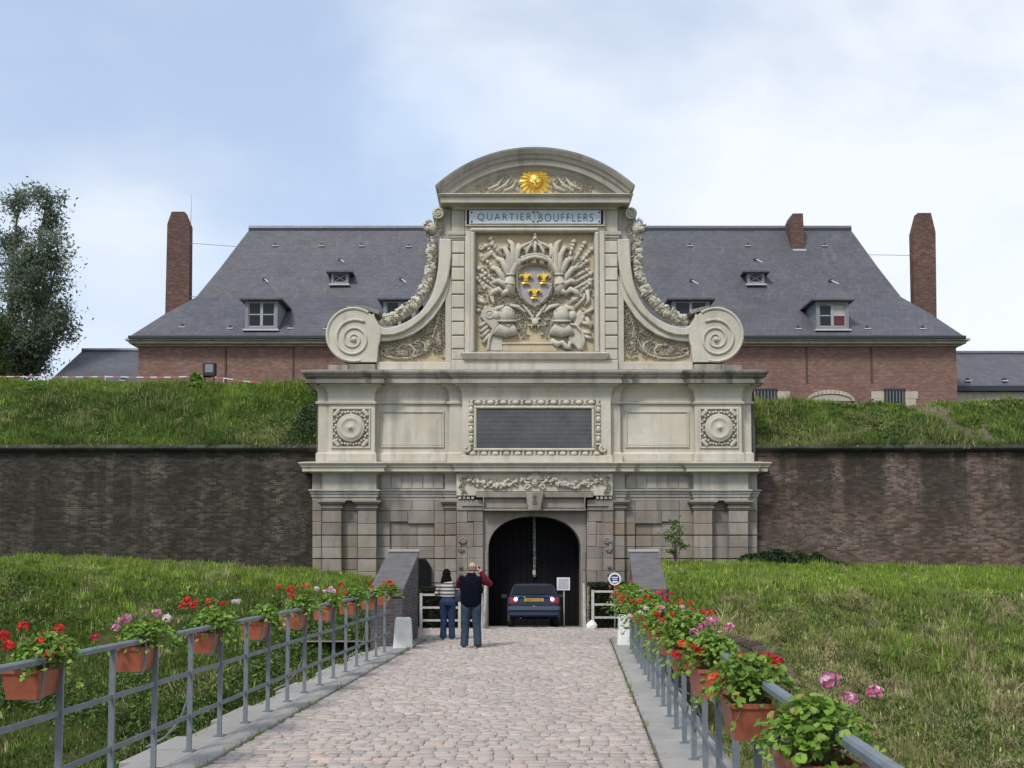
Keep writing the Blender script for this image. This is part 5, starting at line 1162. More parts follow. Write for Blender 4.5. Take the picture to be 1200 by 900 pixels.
def hedge(x0,x1,y0,y1,z0,z1,label,cat='hedge',n=4200,cols=HEDGE,size=.05,name='hedge'):
    P=np.stack([rng.uniform(x0,x1,n),rng.uniform(y0,y1,n),rng.uniform(z0,z1,n)],1); f=rng.integers(0,3,n)
    P[f==0,1]=y0+rng.normal(0,.02,(f==0).sum()); P[f==1,2]=z1+rng.normal(0,.025,(f==1).sum())
    V,F,C=leaf_cloud(P,size,cols,seed=n)
    t=thing(name,label,cat,((x0+x1)/2,(y0+y1)/2,z0)); link('foliage',np_mesh('foliage',V,F,M['leaf'],col=C),t)
    m=MB(); m.box(x0+.06,x1-.06,y0+.06,y1-.06,z0,z1-.06); m.build('twigs',M['black'],t); return t
a=U(493,690,30); b=U(567,690,30); hedge(a.x,b.x,29.7,30.7,zroad(30)-.2,a.z,'clipped dark hedge behind the left barrier fence')
a=U(690.5,685.5,29.6); b=U(742,685,29.6); hedge(a.x,b.x,29.4,30.4,zroad(30)-.2,a.z,'clipped dark hedge behind the right barrier fence, under the round sign')
# round blue sign and white notice
t=thing('round_sign','round blue and white sign standing at the right hedge','sign',(U(720,690,29.2).x,29.2,0)); c=U(720.4,678.6,29.2)
m=MB(); m.lathe([(.17,0),(.175,.008),(.17,.016),(.001,.016)],c,(0,-1,0),32); d_=m.build('sign_disc',M['signwhite'],t)
m=MB(); m.lathe([(.128,.016),(.128,.019),(.001,.019)],c,(0,-1,0),32); m.build('blue_field',M['signblue'],d_)
m=MB()
for (w,h,dz) in ((.17,.03,.045),(.13,.022,-.005),(.15,.05,-.075)): m.box(c.x-w/2,c.x+w/2,c.y-.023,c.y-.020,c.z+dz-h/2,c.z+dz+h/2)
m.build('sign_print',M['signwhite'],d_)
m=MB(); m.tube([(c.x,c.y+.02,zroad(29)-.1),(c.x,c.y+.02,c.z+.24)],.022,8); m.build('post',M['steel'],t)
t=thing('notice_board','small white notice on a post to the right of the car','sign',(U(660,700,34.6).x,34.6,zroad(34.6))); c=U(660.2,684.2,34.6); h=.205
m=MB(); m.box(c.x-h-.005,c.x+h+.005,c.y-.012,c.y+.012,c.z-h,c.z+h); d_=m.build('board',M['signwhite'],t)
m=MB(); m.box(c.x-h*.8,c.x+h*.8,c.y-.016,c.y-.0125,c.z-h*.78,c.z+h*.82); m.build('printed_sheet',M['print'],d_)
m=MB(); m.tube([(c.x+.02,c.y+.03,zroad(34.6)-.1),(c.x+.02,c.y+.03,c.z)],.022,8); m.build('post',M['worn_white'],t)
# ------------------------------------------------------------------ round brick end of the moat wall
t=thing('curved_brick_wall','curved old brick wall with an upright brick coping sunk in the right grass bank','wall',(ARC[0],ARC[1],-2))
m=MB(); n=30; ang=[math.radians(-25+147*i/n) for i in range(n+1)]; zt=[float(np.interp(math.degrees(a),[-25,0,45,90,180],[-.95,-.55,.02,.20,.10])) for a in ang]; zt_=[float(z_bank(ARC[0]+ (ARC[2]+.38)*math.cos(a),ARC[1]+(ARC[2]+.38)*math.sin(a)))+.03 for a in ang]
zt=[sum(zt[max(0,i-2):i+3])/len(zt[max(0,i-2):i+3]) for i in range(n+1)]
P=lambda i,r,z:(ARC[0]+r*math.cos(ang[i]),ARC[1]+r*math.sin(ang[i]),z)
v=[];f=[]
for i in range(n+1): v+=[P(i,ARC[2]-.02,-3),P(i,ARC[2]-.02,zt[i]-.08),P(i,ARC[2]+.36,zt[i]-.08),P(i,ARC[2]+.36,-3)]
for i in range(n):
    for k in range(3): f.append((i*4+k,i*4+k+1,(i+1)*4+k+1,(i+1)*4+k))
m.add(v,f); m.build('brick_face',M['moat_brick'],t)
nb=54
for i in range(nb):
    u0=(i+.06)/nb*n; u1=(i+.94)/nb*n; aa=[ang[0]+(ang[-1]-ang[0])*u/n for u in (u0,u1)]; zc=np.interp((u0+u1)/2,range(n+1),zt)+random.uniform(-.015,.015)
    Q=lambda a,r,z:(ARC[0]+r*math.cos(a),ARC[1]+r*math.sin(a),z)
    v=[Q(aa[0],ARC[2]-.05,zc-.078),Q(aa[0],ARC[2]+.34,zc-.078),Q(aa[1],ARC[2]+.34,zc-.078),Q(aa[1],ARC[2]-.05,zc-.078)]; m=MB(); m.ring([v,[(p[0],p[1],p[2]+.10) for p in v]]); m.build('brick',M['cope_brick'],t)
# ------------------------------------------------------------------ railings
def railing(s,d0,d1,first,label,out):
    t=thing('railing',label,'railing',tuple(B(s,d0,0)))
    def bar(name,z,w,h,dz=0):
        m=MB(); v=[]
        for d in (d0,d1):
            c=B(s,d,z); v.append([(c.x-w,c.y,c.z-h),(c.x+w,c.y,c.z-h),(c.x+w*1.0,c.y,c.z+h*.4),(c.x+w*.6,c.y,c.z+h),(c.x-w*.6,c.y,c.z+h),(c.x-w,c.y,c.z+h*.4)])
        m.ring(v); m.build(name,M['steel'],t)
    bar('handrail',1.165,.032,.021); bar('middle_rail',.76,.007,.022); bar('lower_rail',.35,.007,.022)
    me=None; d=first; k=0
    while d < d1:
        if me is None:
            m=MB(); m.box(-.023,.023,-.014,.014,0,1.14); m.box(-.05,.05,-.05,.05,-.005,.012); me=m.mesh('post',M['steel'])
        if d>d0:
            c=B(s,d,.012); o=link('post',me,t,loc=c-Vector(t.location)); 
            for z in (.76,.35): 
                m=MB(); m.box(-.014,.014,-.03,.03,-.034,.034); 
            if k%5==3:
                m=MB(); pts=[B(s+out*.02,d+.0,.70),B(s+out*.03,d,.5),B(s+out*.10,d,.3),B(s+out*.24,d,.14),B(s+out*.42,d,.05)]; m.tube([p+Vector((0,.02,0)) for p in pts],.012,6); m.build('brace',M['steel'],t)
        d+=.872; k+=1
    return t
railing(-3.73,3.2,21.45,3.42,'grey blue steel railing along the left edge of the bridge',-1)
railing(1.08,2.6,21.5,2.98,'grey blue steel railing along the right edge of the bridge',1)
# ------------------------------------------------------------------ flower planters
def trough_mesh():
    m=MB(); L,Wd,H=.40,.27,.21
    def rect_(k,kk,z): return [(-Wd/2*k,-L/2*kk,z),(Wd/2*k,-L/2*kk,z),(Wd/2*k,L/2*kk,z),(-Wd/2*k,L/2*kk,z)]
    m.ring([rect_(.80,.86,-H),rect_(.82,.88,-H+.045),rect_(.84,.885,-H+.05),rect_(.95,.965,-.03),rect_(1.02,1.02,-.028),rect_(1.02,1.02,0),rect_(.93,.95,0),rect_(.90,.93,-.035)])
    return m.mesh('trough',M['terracotta'])
TR=trough_mesh()
m=MB(); m.box(-.118,.118,-.17,.17,-.05,-.03); SOIL=m.mesh('soil',M['soil'])
def strap_mesh():
    m=MB()
    prof=[(.05,-.226),(.118,-.226),(.134,-.20),(.150,0),(.150,.075),(.13,.095),(.09,.095)]
    m.tube([(x,-.155,z) for x,z in prof]+[(.09,.155,.095)]+[(x,.155,z) for x,z in prof[::-1]],.008,5); return m.mesh('bracket',M['wire'])
ST=strap_mesh()
LEAFC=[(.15,.27,.03),(.19,.33,.045),(.10,.19,.025),(.25,.36,.07),(.13,.22,.04)]
def foliage_mesh(seed,n,spread,h,drop=.0):
    r=np.random.default_rng(seed); P=[]; V=[];F=[];C=[]
    rr=random.Random(seed)
    for k in range(n):
        u=rr.gauss(0,.42); v=rr.gauss(0,.42); u=max(-1.25,min(1.25,u)); v=max(-1.25,min(1.25,v))
        rad=math.hypot(u,v); z=h*(.15+.85*rr.random()**.8)*max(.12,1-.55*rad**1.6)-(drop*max(0,rad-.7))
        x=u*spread[0]; y=v*spread[1]; s=rr.uniform(.015,.031)
        nrm=Vector((u*.7+rr.gauss(0,.45),v*.7+rr.gauss(0,.45),1.0+rr.gauss(0,.3))).normalized(); a=nrm.orthogonal().normalized(); b=nrm.cross(a); ph=rr.random()*6.28
        o=len(V); c=Vector((x,y,z)); V.append(c-nrm*s*.35); m_=7
        for i in range(m_): t=ph+5.3*i/(m_-1); q=s*(1.0 if i%2 else .86); V.append(c+(a*math.cos(t)+b*math.sin(t))*q+nrm*s*rr.uniform(-.1,.25))
        for i in range(m_-1): F.append((o,o+1+i,o+2+i))
        col=np.array(LEAFC[rr.randrange(len(LEAFC))])*rr.uniform(.75,1.25); col=np.array((.34,.27,.07)) if rr.random()<.03 else col; C+=[(*col,1)]*(m_+1)
        if k%5==0:                                            # a stalk from the soil to the leaf
            b0=Vector((x*.35,y*.35,-.03)); w=Vector((.004,0,0)); o=len(V); V+=[b0-w,b0+w,c]; F.append((o,o+1,o+2)); C+=[(.16,.2,.06,1)]*3
    return np_mesh('foliage',np.array(V),np.array(F),M['leaf'],col=np.array(C))
FOL=[foliage_mesh(50+i,620,(.27,.30),.24,.16) for i in range(5)]
FOLS=[foliage_mesh(70+i,380,(.22,.27),.19,.08) for i in range(4)]
FOLB=[foliage_mesh(90+i,1050,(.36,.42),.30,.36) for i in range(4)]
def head_mesh(cols,seed,r0=.040):
    rr=random.Random(seed); V=[];F=[];C=[]
    for k in range(34):
        d=Vector((rr.gauss(0,1),rr.gauss(0,1),rr.gauss(0.35,.9))).normalized(); c=Vector((d.x*r0,d.y*r0,d.z*r0*.75)); nrm=(d+Vector((rr.gauss(0,.3),rr.gauss(0,.3),rr.gauss(0,.3)))).normalized(); a=nrm.orthogonal().normalized(); b=nrm.cross(a); ph=rr.random()*6.28
        o=len(V); s=rr.uniform(.011,.018); V.append(c+nrm*-.003); col=np.array(cols[rr.randrange(len(cols))])*rr.uniform(.8,1.15)
        for i in range(6): t=ph+2*math.pi*i/6; V.append(c+(a*math.cos(t)+b*math.sin(t))*s*(1 if i%2 else .75)+nrm*.004)
        for i in range(6): F.append((o,o+1+i,o+1+(i+1)%6))
        C+=[(*np.minimum(col,1),1)]*7
    o=len(V); V+=[(-.003,0,0),(.003,0,0),(.003,-.005,-.16),(-.003,-.005,-.16)]; F+=[(o,o+1,o+2),(o,o+2,o+3)]; C+=[(.12,.2,.05,1)]*4
    return np_mesh('flower_head',np.array(V),np.array(F),M['petal'],col=np.array(C))
HC={'r':[(.62,.035,.03),(.68,.05,.03),(.50,.02,.03)],'o':[(.66,.10,.045),(.70,.14,.05)],'c':[(.58,.025,.10),(.66,.04,.10)],'p':[(.66,.22,.38),(.74,.50,.60),(.60,.13,.30)],'w':[(.78,.70,.72),(.74,.50,.58)]}
HM={k:[head_mesh(v,i*7+ord(k)) for i in range(3)] for k,v in HC.items()}
def planter(side,idx,d,rim,heads,label,fol,seed):
    s = -3.85 if side=='l' else 1.0
    c=B(s,d,rim); t=thing('flower_planter',label,'planter',tuple(c),group='flower planters on the bridge railings'); rr=random.Random(seed)
    link('trough',TR,t,loc=Vector((0,0,0))); link('soil',SOIL,t,loc=Vector((0,0,0))); link('bracket',ST,t,loc=Vector((0,0,0)))
    f=link('foliage',fol[seed%len(fol)],t,loc=Vector((.11 if side=='l' else 0,0,0.01))); f.rotation_euler=(0,0,rr.choice((0,math.pi))); t.rotation_euler=(rr.uniform(-.05,.05),rr.uniform(-.06,.06),rr.uniform(-.06,.06)); f.scale=(rr.uniform(.92,1.1),)*2+(rr.uniform(.85,1.12),)
    for (k,x,y,z) in heads:
        h=link('flower_head',rr.choice(HM[k]),t,loc=Vector((x,y,z))); h.rotation_euler=(rr.uniform(-.3,.3),rr.uniform(-.3,.3),rr.uniform(0,6.28)); h.scale=(rr.uniform(.70,1.02)*(1.0 if (side=='l' or idx<3) else .80),)*3
def scat(seed,spec,sx=.24,sy=.26,z0=.16,z1=.30):
    rr=random.Random(seed); out=[]
    for k,n in spec:
        for _ in range(n): x=rr.uniform(-sx,sx); y=rr.uniform(-sy,sy); out.append((k,x,y,rr.uniform(z0,z1)-.25*(x*x+y*y)))
    return out
LD=[7.62,9.36,11.1,12.85,14.6,16.33,18.08,19.8,21.3]
LL=['planter with bright red flower heads nearest the viewer on the left railing','planter with pale pink flower heads, second along the left railing','planter with a row of small red blooms, third along the left railing','nearly bloomless leafy planter, fourth along the left railing','planter with tall orange red blooms, fifth along the left railing','planter with withered pale pink blooms, sixth along the left railing','planter with a few crimson and red blooms, seventh along the left railing','sparse leafy planter between two red ones near the far end of the left railing','planter with orange red blooms at the far end of the left railing']
LH=[[('r',-.20,-.1,.22),('r',-.02,-.12,.29),('r',-.08,-.2,.17),('r',.02,.1,.20),('r',.16,.05,.26),('r',.10,-.1,.18),('o',.18,-.15,.10),('c',.36,.2,.18),('r',-.26,.1,.2),('r',.22,.0,.12)],
    [('p',-.09,-.05,.22),('p',-.03,-.1,.24),('p',-.12,-.12,.16),('p',.16,.1,.27),('w',.25,.1,.22)],
    scat(3,[('r',6),('o',2)],.28,.2,.22,.34), scat(4,[('w',2)],.3,.2,.22,.3), scat(5,[('o',4),('r',3)],.2,.2,.2,.38), scat(6,[('w',5),('p',1)],.2,.2,.18,.32), scat(7,[('r',4),('c',2)],.24,.2,.14,.3), scat(8,[('p',2)],.22,.2,.12,.22), scat(9,[('o',5),('r',4)],.28,.2,.14,.3)]
for i in range(9): planter('l',i,LD[i],1.115,LH[i],LL[i],FOLS if i in (3,5,7) else FOL,101+i)
RD=[4.52,6.30,8.0,9.75,11.45,13.2,14.95,16.7,18.4,20.1]
RL=['planter with three tall pink flower heads nearest the viewer on the right railing','planter with two scarlet flower clusters, second along the right railing','planter with pink and scarlet heads mixed, third along the right railing','planter with many red blooms and a pink one, fourth along the right railing','planter with white and pink blooms, fifth along the right railing','planter with orange red blooms, sixth along the right railing','planter with a large crimson mass of flowers, seventh along the right railing','planter with white and orange blooms, eighth along the right railing','planter overflowing with orange blooms, ninth along the right railing','planter overflowing with orange and pink blooms at the far end of the right railing']
RH=[[('p',.10,.1,.30),('p',.155,.02,.235),('p',.30,.12,.245)],
    [('r',.13,.1,.23),('r',.17,.12,.21),('r',.19,.06,.20),('r',-.02,.1,.22),('o',-.2,-.05,.12)],
    [('r',-.14,-.12,.16),('r',-.1,-.1,.12),('o',-.22,-.05,.18),('r',-.26,.0,.10),('p',.03,.12,.34),('p',.17,.1,.30),('p',-.1,.1,.26),('p',.08,.05,.22),('p',-.02,.15,.30)],
    scat(13,[('r',8),('p',2),('o',3)],.36,.34,.10,.34), scat(14,[('w',5),('p',3),('r',5)],.36,.34,.10,.34), scat(15,[('o',7),('r',5),('w',1)],.38,.36,.08,.32), scat(16,[('c',13),('r',3)],.34,.32,.16,.34), scat(17,[('w',5),('o',7)],.38,.36,.06,.32), scat(18,[('o',11),('r',3)],.40,.38,.04,.32), scat(19,[('o',11),('p',3),('w',2)],.44,.40,.02,.34)]
for i in range(10): planter('r',i,RD[i],1.06,RH[i],RL[i],FOL if i<3 else FOLB,201+i)
# ------------------------------------------------------------------ trees and plants
def tree(name,label,cat,base,limbs,N,size,cols,spread,seed):
    t=thing(name,label,cat,tuple(base)); r=np.random.default_rng(seed); rr=random.Random(seed); m=MB(); twigs=[]
    for (pts,r0) in limbs:
        pts=[Vector(p) for p in pts]; m.tube(pts,[r0*(1-.85*i/(len(pts)-1)) for i in range(len(pts))],8)
        for i in range(1,len(pts)):
            for _ in range(7):
                f=rr.random(); p=pts[i-1].lerp(pts[i],f); a=rr.uniform(0,6.28); L=rr.uniform(.8,2.3)*spread*(1.1-.6*(i+f)/len(pts)); q=p+Vector((math.cos(a)*L,math.sin(a)*L,rr.uniform(.1,1.3)*spread))
                mid_=p.lerp(q,.5)+Vector((0,0,.25)); m.tube([p,mid_,q],[r0*.22,r0*.13,.012],4); twigs.append((p,mid_,q))
    m.build('trunk',M['bark'],t)
    P=[]; 
    per=N//len(twigs)
    for (p,md,q) in twigs:
        dens=rr.uniform(.25,1.7)
        for _ in range(int(per*dens)):
            f=rr.random()**.7; c=p.lerp(md,f*2) if f<.5 else md.lerp(q,f*2-1); g=.08+.27*spread*f; P.append((c.x+rr.gauss(0,g),c.y+rr.gauss(0,g),c.z+rr.gauss(0,g)-abs(rr.gauss(0,.28))*spread))
    V,F,C=leaf_cloud(np.array(P),size,cols,aspect=.75,up=.1,seed=seed); link('crown',np_mesh('crown',V,F,M['tree_leaf'],col=C),t); return t
Yt=62.0; g=lambda x,y,dy=0: U(x,y,Yt+dy)
limbs=[([g(8,460),g(26,420,.9),g(40,385,1.2),g(52,352,1.3)],.09),([g(6,440),g(20,380,-1.2),g(32,330,-1.4),g(38,285,-1.3)],.11),([g(6,470),g(8,420),g(10,370),g(14,310),g(20,255),g(22,232)],.20),([g(10,455),g(24,410,.5),g(35,350,.8),g(45,298,1),g(52,252,1),g(56,224,1)],.17),([g(22,430),g(42,400,-.6),g(56,350,-1),g(66,312,-1),g(68,275,-1)],.13),([g(2,440),g(-14,380),g(-22,310),g(-20,250)],.16),([g(30,440),g(50,425,.4),g(62,400,.6),g(68,372,.7)],.09),([g(8,440),g(22,425,-1),g(34,408,-1.4),g(44,396,-1.4)],.09),([g(-8,440,-1.),g(-2,410,-1.6),g(6,385,-2),g(12,360,-2)],.09)]
tree('poplar_tree','tall airy dark green tree rising behind the rampart at the far left','tree',g(8,470),limbs,36000,.12,[(.15,.20,.13),(.19,.24,.165),(.12,.165,.10),(.25,.29,.21)],1.0,5)
q=U(-8,446,55); tree('young_tree','brighter green bushy young tree at the foot of the tall tree on the rampart','tree',q,[([q,q+Vector((.2,0,1.4)),q+Vector((.5,0,2.6))],.07),([q,q+Vector((-.6,0,1.2)),q+Vector((-.9,0,2.2))],.06)],5000,.10,[(.05,.085,.02),(.065,.10,.025)],.55,8)
def sapling():
    base=U(792,658,36.4); t=thing('sapling','small leafy sapling growing against the wall right of the portal','sapling',tuple(base)); m=MB(); rr=random.Random(3); P=[]
    for k in range(6):
        tip=base+Vector((rr.uniform(-.40,.42),rr.uniform(-.25,.05),.35+.2*k)); md=base.lerp(tip,.55)+Vector((rr.uniform(-.08,.08),0,.12)); m.tube([base,md,tip],[.022,.015,.006],5)
        for _ in range(58): f=rr.uniform(.5,1.1); c=md.lerp(tip,(f-.4)/.6); P.append((c.x+rr.gauss(0,.10),c.y+rr.gauss(0,.1),c.z+rr.gauss(0,.035)))
    m.build('trunk',M['bark'],t); V,F,C=leaf_cloud(np.array(P),.075,[(.13,.22,.03),(.16,.26,.045),(.09,.16,.03)],aspect=.8,up=2.2,seed=3); link('crown',np_mesh('crown',V,F,M['leaf'],col=C),t)
sapling()
def ivy(name,label,x0,x1,d,h0,n,cols,fz,lean=0,cat='ivy',w=.5,size=.075):
    a=U(x0,655,d).x; b=U(x1,655,d).x; x=rng.uniform(a,b,n); u=(x-a)/(b-a); hh=h0*(.35+.65*np.sin(np.clip(u*1.15+.05,0,1)*math.pi)**.6)*(.75+.5*vnoise(x,x*0,.35,61)); y=d+rng.normal(0,w*.5,n); z=fz(x,y)+hh*rng.random(n)**.5*np.clip(1-((y-d)/w)**2*.5,.2,1)
    V,F,C=leaf_cloud(np.stack([x,y,z],1),size,cols,aspect=.9,up=.6,seed=n); t=tag(link(name,np_mesh(name,V,F,M['leaf'],col=C)),label,cat)
ivy('ivy','low dark ivy mound at the foot of the right moat wall beside the gate',868,1000,36.6,.50,5200,[(.032,.060,.022),(.045,.08,.028),(.022,.042,.018)],z_bank)
ivy('ivy','dark ivy clump hanging at the left rampart end against the gate',345,374,40.2,.28,1300,[(.05,.085,.028),(.065,.11,.034),(.038,.065,.022)],z_ramp,w=2.2)
# tall weeds on the rampart edge
ivy('weed_clump','tall broad leaved weeds on the left rampart edge beside the floodlight',219,233,43.7,.55,420,[(.13,.22,.035),(.16,.26,.04)],z_ramp,cat='weeds',w=.4,size=.11)
# floodlight, barrier tape on the rampart
t=thing('floodlight','black floodlight box on two short legs on the left grass rampart','floodlight',tuple(U(244.5,447,44.3))); a,b=U(237.5,425,44.3),U(251.5,441,44.3)
m=MB(); m.cbox(a.x,b.x,44.6,44.3,b.z,a.z,.03); hs=m.build('housing',M['car_dark'],t); m=MB(); m.box(a.x+.11,b.x-.07,44.285,44.299,b.z+.17,a.z-.07); m.build('lens',M['lime_blue'],hs)
for x in (a.x+.06,b.x-.06): m=MB(); m.tube([(x,44.45,b.z-.5),(x,44.45,b.z)],.025,6); m.build('leg',M['car_dark'],t)
t=thing('barrier_tape','red and white barrier tape sagging along the left rampart top','tape',tuple(U(120,446,44.6)))
pts=[(-40,440.5),(0,441.2),(40,441.6),(80,441.8),(123,441.3),(160,442),(200,442),(237,440.5),(262,443),(285,446.5),(310,449.5),(340,450)]
L=[U(a,b,44.6 if a<250 else 44.2) for a,b in pts]; seg=[]
for i in range(len(L)-1):
    n=max(2,int((L[i+1]-L[i]).length/.28)); 
    for k in range(n): seg.append((L[i].lerp(L[i+1],k/n),L[i].lerp(L[i+1],(k+1)/n)))
for col in (0,1):
    m=MB()
    for k,(p,q) in enumerate(seg):
        if k%2==col: m.add([p+Vector((0,0,-.022)),q+Vector((0,0,-.022)),q+Vector((0,0,.022)),p+Vector((0,0,.022))],[(0,1,2,3)])
    o=m.build('tape_bands',M['tape_white' if col==0 else 'tape_red'],t); o['kind']='stuff'
for x in (123,262): a=U(x,441 if x<200 else 443,44.6); m=MB(); m.tube([(a.x,44.62,a.z-.6),(a.x,44.62,a.z+.03)],.02,5); m.build('stake',M['tape_white'],t)
# ================================================================== CAR
CD=33.0; CXX=(625.7-600)/1250*CD+0.0; CZ0=float(np.interp(CD+.7,[24,28,33,38],[0,-.05,-.27,-.60]))+.0
car=thing('parked_car','dark blue older saloon car with lit rear lamps in front of the archway','car',(CXX,CD,CZ0))
SL=math.atan(-.066); car.rotation_euler=(SL,0,0)
def cpart(m,name,mat,par=None,smooth=False): 
    me=m.mesh(name,M[mat] if isinstance(mat,str) else mat,smooth); return link(name,me,par or car,loc=Vector((0,0,0)))
def section(y,w,zb,zt,r=.09,k=.92):
    """rounded body section: wider at the waist"""
    zm=zb+(zt-zb)*.62; h=[(w*.90,zb),(w*.97,zb+.09),(w,zm-.08),(w,zm),(w*.975,zt-r),(w*.93,zt-r*.3),(w*.84,zt)]
    return [(x,y,z) for x,z in h]+[(-x,y,z) for x,z in h[::-1]]
m=MB(); m.ring([section(*q) for q in ((0.02,.72,.40,.86),(.0,.77,.36,.90),(.05,.81,.31,.935),(.30,.825,.26,.955),(.9,.83,.24,.965),(1.6,.83,.24,.95),(2.6,.83,.24,.93),(3.1,.825,.24,.90),(3.8,.80,.27,.80),(4.08,.74,.33,.70),(4.12,.68,.40,.62))]); body=cpart(m,'body','car',smooth=False)
m=MB(); 
def cab(z,w,y0,y1,r=.1): return [(-w+r,y0,z),(w-r,y0,z),(w,y0+r,z),(w,y1-r,z),(w-r,y1,z),(-w+r,y1,z),(-w,y1-r,z),(-w,y0+r,z)]
m.ring([cab(.90,.76,.16,2.95),cab(1.0,.74,.26,2.80),cab(1.28,.635,.60,2.20),cab(1.345,.60,.70,2.05,.14),cab(1.375,.52,.82,1.9,.2)]); cpart(m,'cabin','car')
def quad(name,mat,pts,th=.012,par=None):
    n=(Vector(pts[1])-Vector(pts[0])).cross(Vector(pts[2])-Vector(pts[0])).normalized(); m=MB(); m.ring([[Vector(p)-n*.004 for p in pts],[Vector(p)+n*th for p in pts]]); return cpart(m,name,mat,par)
quad('rear_window','glass',[(-.66,.245,1.0),(.66,.245,1.0),(.545,.585,1.28),(-.545,.585,1.28)],.012)
m=MB(); m.tube([(-.70,.20,.985),(-.60,.55,1.275),(-.56,.60,1.30),(.56,.60,1.30),(.60,.55,1.275),(.70,.20,.985)],.020,6); cpart(m,'window_seal','car_dark')
m=MB(); m.box(-.28,.28,.165,.185,.957,.972); cpart(m,'wiper','car_dark')
for s in (-1,1):
    quad('side_window','glass',[(s*.748,.62,1.0),(s*.742,2.55,1.0),(s*.645,2.1,1.27),(s*.645,.72,1.27)][::s],.006)
    m=MB(); x0=s*.50; m.cbox(min(s*.50,s*.775),max(s*.50,s*.775),.06,-.022,.70,.885,.02); tl=cpart(m,'tail_light','tail_red')
    m=MB(); m.lathe([(.062,0),(.055,.02),(.001,.03)],(s*.565,-.02,.845),(0,-1,0),16); cpart(m,'lit_lamp','lamp_on',tl)
    m=MB(); m.box(s*.83-.015,s*.83+.015,2.30,2.42,.93,.99); m.cbox(s*.93-.10,s*.93+.10,2.42,2.30,.93,1.06,.03); cpart(m,'wing_mirror','car_dark')
    for y in (.62,3.2):
        m=MB(); c=(s*.70,y,.29); m.lathe([(.17,-.095),(.27,-.09),(.29,-.06),(.29,.06),(.27,.09),(.17,.095)],c,(1,0,0),28); w=cpart(m,'wheel','rubber')
        m=MB(); m.lathe([(.17,0),(.165,.02),(.06,.035),(.001,.035)],(s*.70+s*.08,y,.29),(s,0,0),20); cpart(m,'rim','car_trim',w)
m=MB(); m.cbox(-.30,.30,.03,-.014,.775,.875,.006); pl=cpart(m,'number_plate','plate')
cu=bpy.data.curves.new('c','FONT'); cu.body='8024 ZY 62'; cu.size=.098; cu.align_x='CENTER'; cu.align_y='CENTER'; cu.extrude=.001
to=bpy.data.objects.new('t',cu); COL.objects.link(to); bpy.context.view_layer.update(); me=bpy.data.meshes.new_from_object(to.evaluated_get(bpy.context.evaluated_depsgraph_get())); bpy.data.objects.remove(to)
for v in me.vertices: x,y,z=v.co; v.co=(x*.95,-.0155-z,.825+y)
me.materials.clear(); me.materials.append(M['car_dark']); link('plate_lettering',me,pl,loc=Vector((0,0,0)))
m=MB(); m.box(-.475,.475,-.004,.02,.685,.70); cpart(m,'lid_trim','car_dark')
m=MB(); m.lathe([(.02,0),(.02,.01)],(0,-.002,.63),(0,-1,0),10); cpart(m,'boot_lock','chrome')
for x,w in ((-.52,.10),(-.30,.05),(.52,.09)): m=MB(); m.box(x-w/2,x+w/2,.012,.024,.905,.925); cpart(m,'badge','chrome')
m=MB(); m.ring([[(-.80,.12,z),(-.80,-.06,z),(-.74,-.10,z),(.74,-.10,z),(.80,-.06,z),(.80,.12,z)] for z in (.50,.52)]+[[(-.81,.12,z),(-.81,-.07,z),(-.75,-.115,z),(.75,-.115,z),(.81,-.07,z),(.81,.12,z)] for z in (.525,.615)]+[[(-.79,.12,z),(-.79,-.05,z),(-.73,-.09,z),(.73,-.09,z),(.79,-.05,z),(.79,.12,z)] for z in (.625,)]); cpart(m,'bumper','car_trim')
m=MB(); m.cbox(-.78,.78,.12,-.075,.33,.497,.03); cpart(m,'lower_bumper','car')
m=MB(); m.tube([(-.42,-.06,.27),(-.42,.4,.27)],.028,10); cpart(m,'exhaust','iron')
# ================================================================== PEOPLE
def fuse(m,name,mat,parent,voxel,smooth=2):
    o=m.build(name,M[mat]); md=o.modifiers.new('r','REMESH'); md.mode='VOXEL'; md.voxel_size=voxel; md.use_smooth_shade=True
    sm=o.modifiers.new('s','SMOOTH'); sm.iterations=smooth; sm.factor=.5
    bpy.context.view_layer.update(); me=bpy.data.meshes.new_from_object(o.evaluated_get(bpy.context.evaluated_depsgraph_get())); old=o.data; bpy.data.objects.remove(o); bpy.data.meshes.remove(old)
    me.name=name; me.polygons.foreach_set('use_smooth',[True]*len(me.polygons)); 
    if not me.materials: me.materials.append(M[mat])
    return link(name,me,parent,loc=Vector((0,0,0)))
def limb(m,pts,rs,n=12): m.tube(pts,rs,n)
def torso(m,rings,cx=0,cy=0):
    R=[]
    for z,rx,ry,oy in rings: R.append([(cx+rx*math.cos(2*math.pi*k/20),cy+oy+ry*math.sin(2*math.pi*k/20),z) for k in range(20)])
    m.ring(R)
def hand(m,w,dirn,side,curl=1):
    """palm with four unequal bent fingers and a thumb, at wrist w heading dirn"""
    d=Vector(dirn).normalized(); sd=Vector(side).normalized(); nm=d.cross(sd).normalized(); w=Vector(w)
    m.ring([[w+d*a+sd*(b*wd)+nm*(c*th) for b,c in ((-1,-1),(1,-1),(1,1),(-1,1))] for a,wd,th in ((-.02,.026,.02),(.03,.036,.016),(.085,.040,.013))])
    for k,L in enumerate((.070,.080,.074,.058)):
        o=w+d*.08+sd*(-.030+.020*k); m.tube([o,o+d*L*.45+nm*.012*curl,o+d*L*.75+nm*.034*curl,o+d*L*.85+nm*.058*curl],[.0095,.009,.0085,.007],7)
    o=w+d*.02-sd*.03; m.tube([o,o+d*.028-sd*.030+nm*.012,o+d*.055-sd*.034+nm*.03],[.013,.011,.009],7)
